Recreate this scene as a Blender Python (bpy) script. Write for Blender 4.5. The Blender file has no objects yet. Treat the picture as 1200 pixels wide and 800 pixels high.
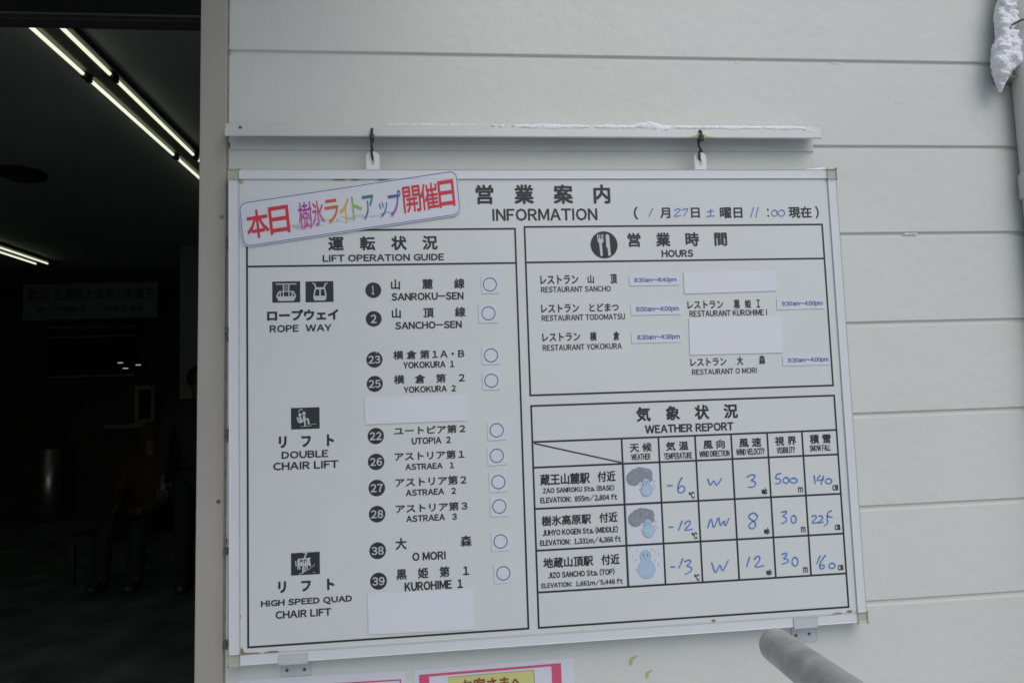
import bpy, bmesh, math, random
from mathutils import Vector, Matrix, noise
random.seed(7)
S = bpy.context.scene
COL = S.collection
R = math.radians

# ---------------------------------------------------------------- camera
CAM_AXES = [(0.994619, -0.098259, -0.03283), (0.025005, -0.079839, 0.996494), (-0.100536, -0.991953, -0.076952)]
cd = bpy.data.cameras.new('camera')
cam = bpy.data.objects.new('camera', cd)
COL.objects.link(cam)
cd.sensor_width = 36
cd.lens = 24.27
cd.clip_start = 0.02
cd.clip_end = 2000
m = Matrix([CAM_AXES[0], CAM_AXES[1], CAM_AXES[2]]).transposed().to_4x4()
m.translation = (0.390, -1.312, 1.380)
cam.matrix_world = m
S.camera = cam

# ---------------------------------------------------------------- overcast daylight
S.view_settings.view_transform = 'Standard'
S.view_settings.look = 'None'
S.view_settings.gamma = 1
S.view_settings.exposure = 0.0
SUN_EL, SUN_AZ = R(48), R(158)      # azimuth clockwise from +Y
w = bpy.data.worlds.new('World')
S.world = w
w.use_nodes = True
nt = w.node_tree
bg = nt.nodes['Background']
sky = nt.nodes.new('ShaderNodeTexSky')
sky.sky_type = 'NISHITA'
sky.sun_disc = False
sky.sun_elevation = SUN_EL
sky.sun_rotation = SUN_AZ
sky.air_density = 1.0
sky.dust_density = 1.9
sky.ozone_density = 1.0
nt.links.new(sky.outputs[0], bg.inputs[0])
bg.inputs[1].default_value = 0.093
sl = bpy.data.lights.new('sun', 'SUN')
sl.energy = 1.12
sl.angle = R(50)
sl.color = (1.0, 0.975, 0.94)
so = bpy.data.objects.new('sun', sl)
COL.objects.link(so)
d = Vector((math.sin(SUN_AZ) * math.cos(SUN_EL), math.cos(SUN_AZ) * math.cos(SUN_EL), math.sin(SUN_EL)))
so.rotation_euler = (-d).to_track_quat('-Z', 'Y').to_euler()
so.location = d * 20

# ---------------------------------------------------------------- materials
def mat(name, color, rough=0.6, metal=0.0, spec=0.5, bump=0.0, bscale=60.0, var=0.0, vscale=8.0, emit=None, estr=0.0, coat=0.0, sss=0.0, stretch=None):
    ma = bpy.data.materials.new(name)
    ma.use_nodes = True
    n = ma.node_tree.nodes
    l = ma.node_tree.links
    b = n['Principled BSDF']
    b.inputs['Base Color'].default_value = (*color, 1)
    b.inputs['Roughness'].default_value = rough
    b.inputs['Metallic'].default_value = metal
    b.inputs['Specular IOR Level'].default_value = spec
    b.inputs['Coat Weight'].default_value = coat
    b.inputs['Coat Roughness'].default_value = 0.12
    if sss:
        b.inputs['Subsurface Weight'].default_value = sss
        b.inputs['Subsurface Scale'].default_value = 0.02
    if emit:
        b.inputs['Emission Color'].default_value = (*emit, 1)
        b.inputs['Emission Strength'].default_value = estr
    tc = n.new('ShaderNodeTexCoord')
    src = tc.outputs['Object']
    if stretch:
        mp = n.new('ShaderNodeMapping')
        mp.inputs['Scale'].default_value = stretch
        l.new(src, mp.inputs[0])
        src = mp.outputs[0]
    if var:
        t = n.new('ShaderNodeTexNoise')
        t.inputs['Scale'].default_value = vscale
        t.inputs['Detail'].default_value = 6
        l.new(src, t.inputs['Vector'])
        r = n.new('ShaderNodeMapRange')
        r.inputs[1].default_value = 0.3
        r.inputs[2].default_value = 0.7
        r.inputs[3].default_value = 1 - var
        r.inputs[4].default_value = 1 + var
        l.new(t.outputs[0], r.inputs[0])
        mx = n.new('ShaderNodeMix')
        mx.data_type = 'RGBA'
        mx.blend_type = 'MULTIPLY'
        mx.inputs[0].default_value = 1
        mx.inputs[6].default_value = (*color, 1)
        l.new(r.outputs[0], mx.inputs[7])
        l.new(mx.outputs[2], b.inputs['Base Color'])
    if bump:
        t2 = n.new('ShaderNodeTexNoise')
        t2.inputs['Scale'].default_value = bscale
        t2.inputs['Detail'].default_value = 4
        l.new(src, t2.inputs['Vector'])
        bp = n.new('ShaderNodeBump')
        bp.inputs['Strength'].default_value = bump
        bp.inputs['Distance'].default_value = 0.002
        l.new(t2.outputs[0], bp.inputs['Height'])
        l.new(bp.outputs[0], b.inputs['Normal'])
    return ma

M = {
 'siding': mat('siding_paint', (0.645, 0.672, 0.632), 0.55, bump=0.8, bscale=38, var=0.03, vscale=2.5),
 'board': mat('whiteboard_enamel', (0.67, 0.708, 0.702), 0.32, var=0.018, vscale=5, coat=0.15),
 'alu': mat('white_aluminium', (0.70, 0.735, 0.765), 0.35, var=0.02, vscale=12),
 'cap': mat('olive_plastic_cap', (0.46, 0.47, 0.38), 0.5, var=0.05, vscale=60),
 'ink': mat('black_print', (0.022, 0.030, 0.033), 0.45),
 'light_ink': mat('board_coloured_print', (0.56, 0.60, 0.62), 0.4),
 'blue_marker': mat('blue_marker', (0.055, 0.19, 0.60), 0.5, var=0.25, vscale=160),
 'blue_print': mat('navy_print', (0.05, 0.06, 0.20), 0.5),
 'strip_print': mat('blue_strip_print', (0.12, 0.15, 0.38), 0.5),
 'magnet': mat('white_magnet_sheet', (0.69, 0.715, 0.785), 0.5, var=0.015, vscale=20),
 'cover': mat('blank_magnet_sheet', (0.73, 0.755, 0.82), 0.42, var=0.015, vscale=14),
 'post': mat('weathered_steel_paint', (0.40, 0.385, 0.345), 0.6, var=0.07, vscale=9, bump=0.15, bscale=90, stretch=(1, 1, 0.35)),
 'rail': mat('painted_rail', (0.59, 0.615, 0.60), 0.45, var=0.04, vscale=14),
 'snow': mat('snow', (0.86, 0.88, 0.92), 0.8, bump=0.6, bscale=120, sss=0.15),
 'rust': mat('rust', (0.26, 0.185, 0.09), 0.9, var=0.35, vscale=180),
 'iron': mat('rusty_black_iron', (0.035, 0.028, 0.024), 0.6, var=0.4, vscale=200),
 'tab': mat('white_plastic', (0.74, 0.75, 0.75), 0.4),
 'galv': mat('galvanised_steel', (0.43, 0.435, 0.42), 0.38, metal=0.3, var=0.22, vscale=30, bump=0.4, bscale=120),
 'bracket': mat('painted_bracket', (0.555, 0.575, 0.60), 0.45, var=0.03, vscale=30),
 'screw': mat('dull_screw', (0.14, 0.14, 0.13), 0.4, metal=0.6),
 'paper': mat('laminated_paper', (0.70, 0.72, 0.80), 0.3, coat=0.2),
 'pink': mat('magenta_print', (0.66, 0.10, 0.21), 0.5),
 'yellow': mat('yellow_print', (0.62, 0.64, 0.25), 0.5),
 'brown': mat('brown_print', (0.27, 0.085, 0.045), 0.5),
 'red': mat('red_print', (0.64, 0.040, 0.060), 0.5),
 'frame_blue': mat('blue_outline_print', (0.07, 0.15, 0.42), 0.5),
 'ghost': mat('grey_drop_shadow_print', (0.50, 0.52, 0.60), 0.5),
 'cloud': mat('grey_cloud_print', (0.275, 0.305, 0.335), 0.5, var=0.18, vscale=220),
 'cloud_line': mat('cloud_outline_print', (0.20, 0.215, 0.24), 0.5),
 'snowman': mat('light_blue_print', (0.42, 0.58, 0.74), 0.5, var=0.06, vscale=150),
 'snowman_line': mat('blue_outline', (0.26, 0.38, 0.50), 0.5),
 'flake': mat('flake_print', (0.40, 0.38, 0.48), 0.5),
 'pipe': mat('downpipe_paint', (0.56, 0.565, 0.53), 0.4, var=0.03, vscale=10),
 'tan': mat('weathered_bracket', (0.27, 0.26, 0.20), 0.7, var=0.25, vscale=80),
 'cable': mat('dark_wire', (0.06, 0.065, 0.06), 0.5),
 'moss': mat('ochre_lichen', (0.46, 0.43, 0.26), 0.9, var=0.2, vscale=150),
 'darkmetal': mat('dark_bronze_metal', (0.030, 0.027, 0.026), 0.45, metal=0.2),
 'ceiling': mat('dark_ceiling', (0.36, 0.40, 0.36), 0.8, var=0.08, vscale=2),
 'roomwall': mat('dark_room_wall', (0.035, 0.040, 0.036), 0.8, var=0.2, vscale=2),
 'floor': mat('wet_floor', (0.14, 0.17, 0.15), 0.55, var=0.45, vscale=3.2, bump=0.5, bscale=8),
 'tube': mat('fluorescent_tube', (0.9, 0.9, 0.88), 0.4, emit=(0.88, 0.92, 0.72), estr=1.0),
 'reflector': mat('lamp_housing', (0.10, 0.105, 0.075), 0.5),
 'lampend': mat('dark_lamp_end', (0.02, 0.02, 0.02), 0.6),
 'steel': mat('brushed_steel', (0.62, 0.62, 0.60), 0.42, metal=1.0),
 'black': mat('matt_black', (0.012, 0.012, 0.012), 0.7),
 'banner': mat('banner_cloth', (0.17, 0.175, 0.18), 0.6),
 'banner_ink': mat('banner_black_print', (0.02, 0.02, 0.02), 0.6),
 'banner_red': mat('banner_red_print', (0.06, 0.012, 0.01), 0.6),
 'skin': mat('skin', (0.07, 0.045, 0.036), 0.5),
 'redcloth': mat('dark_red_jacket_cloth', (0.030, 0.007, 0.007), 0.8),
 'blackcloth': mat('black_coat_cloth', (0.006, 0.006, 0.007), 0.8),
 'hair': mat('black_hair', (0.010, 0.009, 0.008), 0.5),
 'glassdark': mat('dark_window_glass', (0.02, 0.024, 0.024), 0.1),
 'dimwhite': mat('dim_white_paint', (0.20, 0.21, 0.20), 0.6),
 'shade_canopy': mat('brown_shade_canopy', (0.36, 0.31, 0.23), 0.7, var=0.1, vscale=3),
 'transom': mat('black_transom', (0.0035, 0.004, 0.0035), 0.8, spec=0.15),
 'ground': mat('trodden_snow', (0.50, 0.51, 0.53), 0.85, bump=0.8, bscale=6, var=0.05, vscale=1.5),
}

def sheen(ma, lo, hi, scale):
    n = ma.node_tree.nodes; l = ma.node_tree.links
    t = n.new('ShaderNodeTexNoise'); t.inputs['Scale'].default_value = scale; t.inputs['Detail'].default_value = 5
    tc = n.new('ShaderNodeTexCoord'); l.new(tc.outputs['Object'], t.inputs['Vector'])
    r = n.new('ShaderNodeMapRange'); r.interpolation_type = 'SMOOTHSTEP'; r.inputs[1].default_value = .15; r.inputs[2].default_value = .85; r.inputs[3].default_value = lo; r.inputs[4].default_value = hi
    l.new(t.outputs[0], r.inputs[0]); l.new(r.outputs[0], n['Principled BSDF'].inputs['Roughness'])
sheen(M['board'], .18, .45, 4.0)
sheen(M['alu'], .25, .5, 14.0)
sheen(M['cover'], .3, .55, 9.0)

# ---------------------------------------------------------------- helpers
ZB = 1.8174                  # height of the board's top edge
def P(x, y, out=0.0, base=0.0):
    """millimetres on the board or wall face (right, down, proud of it) -> world"""
    return Vector((x / 1000, base - out / 1000, ZB - y / 1000))

def link(name, me, parent=None, mt=None, smooth=False):
    o = bpy.data.objects.new(name, me)
    COL.objects.link(o)
    if mt is not None and not me.materials:
        me.materials.append(mt)
    if smooth:
        for p in me.polygons:
            p.use_smooth = True
    if parent is not None:
        o.parent = parent
        o.matrix_parent_inverse = parent.matrix_world.inverted() if parent.type != 'EMPTY' else Matrix.Translation(-Vector(parent.location))
    return o

def thing(name, label, cat, loc=(0, 0, 0), group=None):
    o = bpy.data.objects.new(name, None)
    o.empty_display_size = 0.05
    COL.objects.link(o)
    o.location = loc
    return tag(o, label, cat, group)

def tag(o, label, cat, group=None):
    o['label'] = label
    o['category'] = cat
    if group:
        o['group'] = group
    return o

def struct(o, label=None):
    o['kind'] = 'structure'
    if label:
        o['label'] = label
    return o

def bm_done(bm, name, parent=None, mt=None, smooth=False):
    me = bpy.data.meshes.new(name)
    bm.normal_update()
    bm.to_mesh(me)
    bm.free()
    return link(name, me, parent, mt, smooth)

def box(name, a, b, mt, parent=None, bev=0.0, seg=2):
    bm = bmesh.new()
    a = Vector(a); b = Vector(b)
    bmesh.ops.create_cube(bm, size=1)
    for v in bm.verts:
        v.co = Vector((a[i] + (v.co[i] + 0.5) * (b[i] - a[i]) for i in range(3)))
    if bev:
        bmesh.ops.bevel(bm, geom=bm.edges[:], offset=bev, segments=seg, affect='EDGES', profile=0.5)
    return bm_done(bm, name, parent, mt, smooth=False)

def flat(name, polys, mt, out, parent=None, base=0.0):
    """flat print: polygons in face millimetres"""
    bm = bmesh.new()
    for poly in polys:
        vs = [bm.verts.new(P(x, y, out, base)) for x, y in poly]
        f = bm.faces.new(vs)
        f.normal_update()
        if f.normal.y > 0:
            f.normal_flip()
    return bm_done(bm, name, parent, mt)

def sheet(name, poly, mt, o0, o1, parent=None, base=0.0):
    """thin plate: polygon in face millimetres between two distances out of the face"""
    bm = bmesh.new()
    top = [bm.verts.new(P(x, y, o1, base)) for x, y in poly]
    bot = [bm.verts.new(P(x, y, o0, base)) for x, y in poly]
    n = len(poly)
    bm.faces.new(top)
    bm.faces.new(bot[::-1])
    for i in range(n):
        bm.faces.new((top[i], bot[i], bot[(i + 1) % n], top[(i + 1) % n]))
    bmesh.ops.recalc_face_normals(bm, faces=bm.faces[:])
    return bm_done(bm, name, parent, mt)

def circ(cx, cy, r, n=40, ry=None, a0=0.0):
    return [(cx + r * math.cos(a0 + 2 * math.pi * i / n), cy + (ry or r) * math.sin(a0 + 2 * math.pi * i / n)) for i in range(n)]

def ringpolys(cx, cy, r0, r1, n=48):
    a = circ(cx, cy, r0, n); b = circ(cx, cy, r1, n)
    return [[a[i], b[i], b[(i + 1) % n], a[(i + 1) % n]] for i in range(n)]

def smooth_line(pts, k=6):
    if len(pts) < 3:
        return pts
    out = []
    for i in range(len(pts) - 1):
        p0 = pts[max(i - 1, 0)]; p1 = pts[i]; p2 = pts[i + 1]; p3 = pts[min(i + 2, len(pts) - 1)]
        for j in range(k):
            t = j / k
            out.append(tuple(0.5 * (2 * p1[c] + (p2[c] - p0[c]) * t + (2 * p0[c] - 5 * p1[c] + 4 * p2[c] - p3[c]) * t * t + (3 * p1[c] - p0[c] - 3 * p2[c] + p3[c]) * t ** 3) for c in (0, 1)))
    out.append(pts[-1])
    return out

def ribbon(pts, w, taper=0.0):
    """polygons of a stroke of width w along pts"""
    n = len(pts)
    L = []; Rr = []
    for i, p in enumerate(pts):
        a = pts[max(i - 1, 0)]; b = pts[min(i + 1, n - 1)]
        dx, dy = b[0] - a[0], b[1] - a[1]
        q = math.hypot(dx, dy) or 1
        ww = w / 2 * (1 - taper * (i / (n - 1)))
        L.append((p[0] - dy / q * ww, p[1] + dx / q * ww))
        Rr.append((p[0] + dy / q * ww, p[1] - dx / q * ww))
    return [[L[i], L[i + 1], Rr[i + 1], Rr[i]] for i in range(n - 1)] + [circ(pts[0][0], pts[0][1], w / 2 * .98, 8), circ(pts[-1][0], pts[-1][1], w / 2 * (1 - taper) * .98, 8)]

_tc = {}
def glyph(ch):
    """outline mesh of one character at size 1"""
    if ch not in _tc:
        c = bpy.data.curves.new('text', 'FONT')
        c.body = ch
        c.size = 1
        c.resolution_u = 2
        o = bpy.data.objects.new('text', c)
        COL.objects.link(o)
        bpy.context.view_layer.update()
        me = bpy.data.meshes.new_from_object(o.evaluated_get(bpy.context.evaluated_depsgraph_get()))
        _tc[ch] = ([tuple(v.co)[:2] for v in me.vertices], [tuple(p.vertices) for p in me.polygons])
        bpy.data.objects.remove(o)
        bpy.data.curves.remove(c)
        bpy.data.meshes.remove(me)
    return _tc[ch]
_em = []
def em():
    if not _em:
        f = lambda s: (lambda xs: max(xs) - min(xs))([v[0] for v in glyph(s)[0]])
        _em.append(f('国国') - f('国'))
    return _em[0]

def layout(s):
    """characters set one by one: full-width forms give the same gothic for Latin; returns runs split at wide spaces"""
    E = em(); x = 0.0; runs = [[]]
    for ch in s:
        if ch == '\u3000':
            x += E
            if runs[-1]: runs.append([])
        elif ch == ' ':
            x += .30 * E
        elif '!' <= ch <= '~' or ch == '−':
            if ch == 'I':                       # plain upright stroke
                t_ = max(v[1] for v in glyph('Ｈ')[0])
                g = ([(0, 0), (.082 * E, 0), (.082 * E, t_), (0, t_)], [(0, 1, 2, 3)])
            else:
                g = glyph('－' if ch == '−' else chr(ord(ch) + 0xFEE0))
            a = min(v[0] for v in g[0]); b = max(v[0] for v in g[0])
            pad = {'A': .042, 'V': .03, 'T': .03, 'Y': .03, 'L': .045, 'I': .095, '1': .08}.get(ch, .055) * E
            x += pad
            runs[-1].append(([(v[0] - a + x, v[1]) for v in g[0]], g[1]))
            x += (b - a) + pad
        else:
            g = glyph(ch)
            runs[-1].append(([(v[0] + x, v[1]) for v in g[0]], g[1]))
            x += E
    return [r for r in runs if r]

def text(name, s, x0, x1, y0, y1, mt, out, parent=None, bold=0.0, base=0.0, fn=None, split=True):
    """lettering that fills the box x0..x1, y0..y1 (face millimetres, y down); bold = extra stroke in em"""
    runs = layout(s)
    al = [v for r in runs for g in r for v in g[0]]
    ax = min(v[0] for v in al); bx = max(v[0] for v in al)
    ay = min(v[1] for v in al); by = max(v[1] for v in al)
    br = bold * (y1 - y0)
    bxr = br if fn is None else br * .5 * (x1 - x0) / (y1 - y0)
    bxr = min(bxr, (x1 - x0) * .12)
    x0 += bxr; x1 -= bxr; y0 += br; y1 -= br
    sx = (x1 - x0) / max(bx - ax, 1e-6); sy = (y1 - y0) / max(by - ay, 1e-6)
    ofs = [(0, 0)] + ([(bxr * math.cos(a_), br * math.sin(a_)) for a_ in [math.pi * 2 * k / 6 for k in range(6)]] if bold else [])
    if not split:
        runs = [[g for r in runs for g in r]]
    res = []
    for r in runs:
        pts = []; fs = []
        for k, (ox, oy) in enumerate(ofs):
            for vs, f_ in r:
                n0 = len(pts)
                for v in vs:
                    x = x0 + (v[0] - ax) * sx + ox; y = y0 + (by - v[1]) * sy + oy
                    if fn: x, y = fn(x, y)
                    pts.append(P(x, y, out + .02 * k, base))
                fs += [tuple(i + n0 for i in q) for q in f_]
        me = bpy.data.meshes.new(name)
        me.from_pydata(pts, [], fs)
        me.update()
        if sum(p.normal.y * p.area for p in me.polygons) > 0:
            me.flip_normals()
        res.append(link(name, me, parent, mt))
    return res

def tube(name, pts, r, mt, parent=None, seg=12, smooth=True, caps=True, rr=None):
    bm = bmesh.new()
    rings = []
    pts = [Vector(p) for p in pts]
    up = None
    for i, p in enumerate(pts):
        a = pts[max(i - 1, 0)]; b = pts[min(i + 1, len(pts) - 1)]
        t = (b - a).normalized()
        if up is None:
            up = t.orthogonal().normalized()
        up = (up - t * up.dot(t)).normalized()
        sd = t.cross(up)
        q = rr[i] if rr else r
        rings.append([bm.verts.new(p + (up * math.cos(2 * math.pi * j / seg) + sd * math.sin(2 * math.pi * j / seg)) * q) for j in range(seg)])
    for i in range(len(rings) - 1):
        for j in range(seg):
            bm.faces.new((rings[i][j], rings[i][(j + 1) % seg], rings[i + 1][(j + 1) % seg], rings[i + 1][j]))
    if caps:
        bm.faces.new(rings[0][::-1]); bm.faces.new(rings[-1])
    bmesh.ops.recalc_face_normals(bm, faces=bm.faces[:])
    return bm_done(bm, name, parent, mt, smooth)

def lump(name, blobs, voxel, amp, mt, parent=None, seed=0, nscale=40):
    """snow: overlapping balls welded into one skin and roughened"""
    bm = bmesh.new()
    for (x, y, z, rx, ry, rz) in blobs:
        r = bmesh.ops.create_icosphere(bm, subdivisions=2, radius=1)
        for v in r['verts']:
            v.co = Vector((x + v.co.x * rx, y + v.co.y * ry, z + v.co.z * rz))
    me = bpy.data.meshes.new('tmp')
    bm.to_mesh(me); bm.free()
    o = bpy.data.objects.new('tmp', me)
    COL.objects.link(o)
    md = o.modifiers.new('r', 'REMESH')
    md.mode = 'VOXEL'; md.voxel_size = voxel
    sm = o.modifiers.new('s', 'SMOOTH'); sm.iterations = 2
    bpy.context.view_layer.update()
    res = bpy.data.meshes.new_from_object(o.evaluated_get(bpy.context.evaluated_depsgraph_get()))
    bpy.data.objects.remove(o); bpy.data.meshes.remove(me)
    res.name = name
    off = Vector((seed * 3.1, 0, 0))
    for v, n in zip(res.vertices, [Vector(q.normal) for q in res.vertices]):
        k = noise.noise(v.co * nscale + off) + 0.6 * noise.noise(v.co * nscale * 3 + off)
        v.co += n * k * amp
    return link(name, res, parent, mt, smooth=True)

# ---------------------------------------------------------------- measured layout (millimetres on the board face)
TEXTS = [
    ('営\u3000業\u3000案\u3000内', 461.5, 727.7, 28.8, 68.1, 0.022),
    ('INFORMATION', 492.9, 700.0, 76.8, 101.3, 0.012),
    ('（', 773.3, 781.8, 74.4, 100.2, 0.012),
    ('月', 826.7, 847.8, 76.5, 98.3, 0.012),
    ('日', 890.5, 908.5, 76.8, 97.7, 0.012),
    ('曜日', 950.3, 997.2, 76.4, 99.2, 0.012),
    (':', 1049.3, 1052.9, 79.4, 97.1, 0),
    ('現在', 1094.4, 1143.7, 75.8, 99.6, 0.012),
    ('）', 1151.8, 1159.1, 75.2, 101.0, 0.012),
    ('運\u3000転\u3000状\u3000況', 180.5, 385.9, 128.3, 156.0, 0.022),
    ('LIFT OPERATION GUIDE', 169.9, 397.6, 163.3, 177.0, 0.004),
    ('ロープウェイ', 67.9, 197.9, 265.5, 286.6, 0.012),
    ('ROPE  WAY', 72.4, 184.9, 294.2, 307.8, 0.004),
    ('山\u3000\u3000麓\u3000\u3000線', 296.0, 435.4, 211.9, 231.8, 0.012),
    ('SANROKU−SEN', 296.4, 432.8, 238.2, 253.0, 0.004),
    ('山\u3000\u3000頂\u3000\u3000線', 296.5, 435.5, 266.9, 286.4, 0.012),
    ('SANCHO−SEN', 302.4, 427.8, 293.3, 307.6, 0.004),
    ('横 倉 第１A・B', 297.5, 431.4, 347.5, 364.6, 0.012),
    ('YOKOKURA  1', 315.8, 411.9, 369.1, 381.8, 0.004),
    ('横\u3000倉\u3000第\u3000２', 297.9, 430.8, 393.2, 410.5, 0.012),
    ('YOKOKURA  2', 315.8, 413.6, 415.3, 427.6, 0.004),
    ('ユートピア第２', 296.3, 429.5, 489.6, 505.5, 0.012),
    ('UTOPIA  2', 328.7, 401.4, 511.0, 523.7, 0.004),
    ('アストリア第１', 296.7, 426.2, 536.7, 553.1, 0.012),
    ('ASTRAEA   1', 316.0, 406.6, 558.8, 570.5, 0.004),
    ('アストリア第２', 297.0, 429.0, 584.0, 601.0, 0.012),
    ('ASTRAEA   2', 315.7, 408.8, 606.2, 618.0, 0.004),
    ('アストリア第３', 296.7, 429.3, 632.3, 648.7, 0.012),
    ('ASTRAEA   3', 315.6, 409.2, 653.4, 665.4, 0.004),
    ('大', 295.2, 315.6, 693.0, 714.5, 0.012),
    ('森', 414.4, 435.4, 694.9, 715.4, 0.012),
    ('O MORI', 325.1, 386.5, 720.8, 736.3, 0.004),
    ('黒\u3000姫\u3000第\u3000１', 295.6, 429.1, 748.7, 768.6, 0.012),
    ('KUROHIME  1', 310.0, 416.9, 773.4, 789.9, 0.004),
    ('リ\u3000フ\u3000ト', 87.5, 186.9, 498.5, 520.7, 0.012),
    ('DOUBLE', 92.3, 176.0, 526.8, 540.5, 0.004),
    ('CHAIR LIFT', 77.0, 194.3, 546.2, 560.8, 0.004),
    ('リ\u3000フ\u3000ト', 84.7, 184.1, 758.4, 779.5, 0.012),
    ('HIGH SPEED QUAD', 54.4, 215.4, 790.4, 804.1, 0.004),
    ('CHAIR LIFT', 79.6, 177.9, 810.5, 824.4, 0.004),
    ('営\u3000業\u3000時\u3000間', 758.4, 962.0, 126.7, 155.2, 0.022),
    ('HOURS', 825.9, 890.6, 161.6, 176.6, 0.004),
    ('レストラン', 582.0, 656.9, 208.7, 226.6, 0.008),
    ('山', 675.0, 687.9, 209.3, 225.9, 0.008),
    ('頂', 720.4, 733.7, 208.3, 227.5, 0.008),
    ('レストラン', 581.6, 655.9, 265.4, 282.1, 0.008),
    ('とどまつ', 676.0, 734.6, 265.6, 281.6, 0.008),
    ('レストラン', 581.8, 656.2, 321.1, 337.7, 0.008),
    ('横', 674.9, 688.1, 321.0, 338.6, 0.008),
    ('倉', 721.0, 733.7, 320.6, 338.5, 0.008),
    ('レストラン', 873.1, 946.8, 264.3, 280.3, 0.008),
    ('黒', 968.1, 980.9, 263.6, 281.7, 0.008),
    ('姫', 991.0, 1004.0, 264.0, 280.9, 0.008),
    ('Ｉ', 1015.6, 1022.4, 264.1, 280.4, 0.008),
    ('レストラン', 872.9, 946.7, 377.8, 393.5, 0.008),
    ('大', 968.0, 980.5, 375.9, 393.7, 0.008),
    ('森', 1013.3, 1026.3, 375.4, 393.3, 0.008),
    ('RESTAURANT SANCHO', 582.5, 720.6, 231.1, 242.5, 0.0),
    ('RESTAURANT TODOMATSU', 582.0, 746.7, 286.4, 298.0, 0.0),
    ('RESTAURANT YOKOKURA', 581.8, 737.2, 343.8, 355.4, 0.0),
    ('RESTAURANT KUROHIME I', 876.4, 1036.0, 283.7, 296.1, 0.0),
    ('RESTAURANT O MORI', 875.3, 1007.5, 399.3, 410.4, 0.0),
    ('気\u3000象\u3000状\u3000況', 759.3, 963.7, 468.8, 497.5, 0.022),
    ('WEATHER REPORT', 775.5, 953.6, 504.2, 520.7, 0.004),
    ('天 候', 743.6, 787.2, 537.7, 555.1, 0.012),
    ('気 温', 815.2, 860.3, 537.6, 555.4, 0.012),
    ('風 向', 889.8, 933.5, 537.2, 555.1, 0.012),
    ('風 速', 962.4, 1007.9, 536.4, 554.7, 0.012),
    ('視 界', 1035.7, 1080.3, 536.2, 554.3, 0.012),
    ('積 雪', 1107.8, 1152.1, 534.9, 553.5, 0.012),
    ('WEATHER', 746.0, 783.8, 558.2, 570.1, 0.0),
    ('TEMPERATURE', 810.1, 866.9, 559.2, 571.5, 0.0),
    ('WIND DIRECTION', 881.4, 942.0, 558.0, 570.2, 0.0),
    ('WIND VELOCITY', 955.9, 1014.0, 556.9, 569.7, 0.0),
    ('VISIBILITY', 1038.6, 1076.5, 556.8, 569.4, 0.0),
    ('SNOW FALL', 1106.8, 1150.3, 555.7, 568.2, 0.0),
    ('蔵王山麓駅', 567.6, 663.3, 588.9, 610.4, 0.012),
    ('付近', 678.5, 713.5, 588.0, 608.6, 0.012),
    ('樹氷高原駅', 567.7, 662.8, 666.5, 685.7, 0.012),
    ('付近', 678.5, 714.1, 665.6, 684.8, 0.012),
    ('地蔵山頂駅', 568.1, 663.4, 744.0, 763.7, 0.012),
    ('付近', 679.0, 714.4, 743.8, 763.6, 0.012),
    ('ZAO SANROKU Sta. (BASE)', 572.2, 710.1, 613.8, 626.0, 0.002),
    ('ELEVATION：855m/2,804 ft', 566.7, 715.2, 631.0, 644.2, 0.002),
    ('JUHYO KOGEN Sta. (MIDDLE)', 568.4, 713.8, 691.2, 704.8, 0.002),
    ('ELEVATION：1,331m/4,366 ft', 563.2, 718.9, 710.0, 723.1, 0.002),
    ('JIZO SANCHO Sta. (TOP)', 576.2, 703.6, 769.5, 783.1, 0.002),
    ('ELEVATION：1,661m/5,448 ft', 563.2, 718.7, 789.0, 800.5, 0.002),
    ('℃', 856.0, 867.9, 634.9, 648.0, 0.002),
    ('℃', 857.6, 868.7, 711.7, 724.8, 0.002),
    ('℃', 858.4, 868.8, 790.4, 803.0, 0.002),
    ('㎧', 1002.9, 1014.2, 634.1, 648.4, 0.002),
    ('㎧', 1002.9, 1014.1, 710.5, 724.3, 0.002),
    ('㎧', 1002.4, 1013.6, 789.1, 802.1, 0.002),
    ('m', 1077.3, 1087.1, 635.8, 646.6, 0.002),
    ('m', 1078.0, 1087.4, 712.3, 723.3, 0.002),
    ('m', 1077.3, 1086.6, 789.3, 800.5, 0.002),
    ('㎝', 1148.3, 1160.3, 635.1, 646.2, 0.002),
    ('㎝', 1147.7, 1159.0, 711.9, 723.0, 0.002),
    ('㎝', 1148.1, 1159.7, 789.2, 800.0, 0.002),
]
DISCS = [
    ('1', 262.9, 232.0, 14.8),
    ('2', 262.8, 286.4, 14.7),
    ('23', 262.8, 363.2, 15.0),
    ('25', 262.6, 408.5, 14.9),
    ('22', 262.8, 505.2, 15.0),
    ('26', 262.6, 552.6, 15.0),
    ('27', 263.0, 600.4, 15.1),
    ('28', 262.8, 647.9, 15.0),
    ('38', 262.6, 713.9, 15.1),
    ('39', 263.2, 768.5, 15.2),
]
MAGNETS = [
    (467.2, 500.3, 207.0, 242.3, 483.7, 225.0, 12.7),
    (460.6, 496.9, 263.3, 298.8, 479.4, 280.7, 12.6),
    (464.5, 500.3, 343.2, 378.2, 481.9, 361.1, 12.5),
    (464.0, 498.7, 391.1, 426.2, 481.0, 409.2, 12.5),
    (470.9, 506.4, 486.2, 521.3, 488.2, 503.0, 12.5),
    (469.5, 505.6, 532.7, 568.1, 487.0, 550.6, 12.4),
    (471.2, 505.6, 582.2, 617.9, 488.4, 599.6, 12.4),
    (472.1, 505.7, 627.3, 663.1, 488.9, 644.6, 12.4),
    (471.8, 506.8, 692.0, 726.6, 489.1, 709.0, 12.3),
    (475.1, 508.1, 749.4, 785.0, 492.4, 767.3, 12.3),
]
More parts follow.
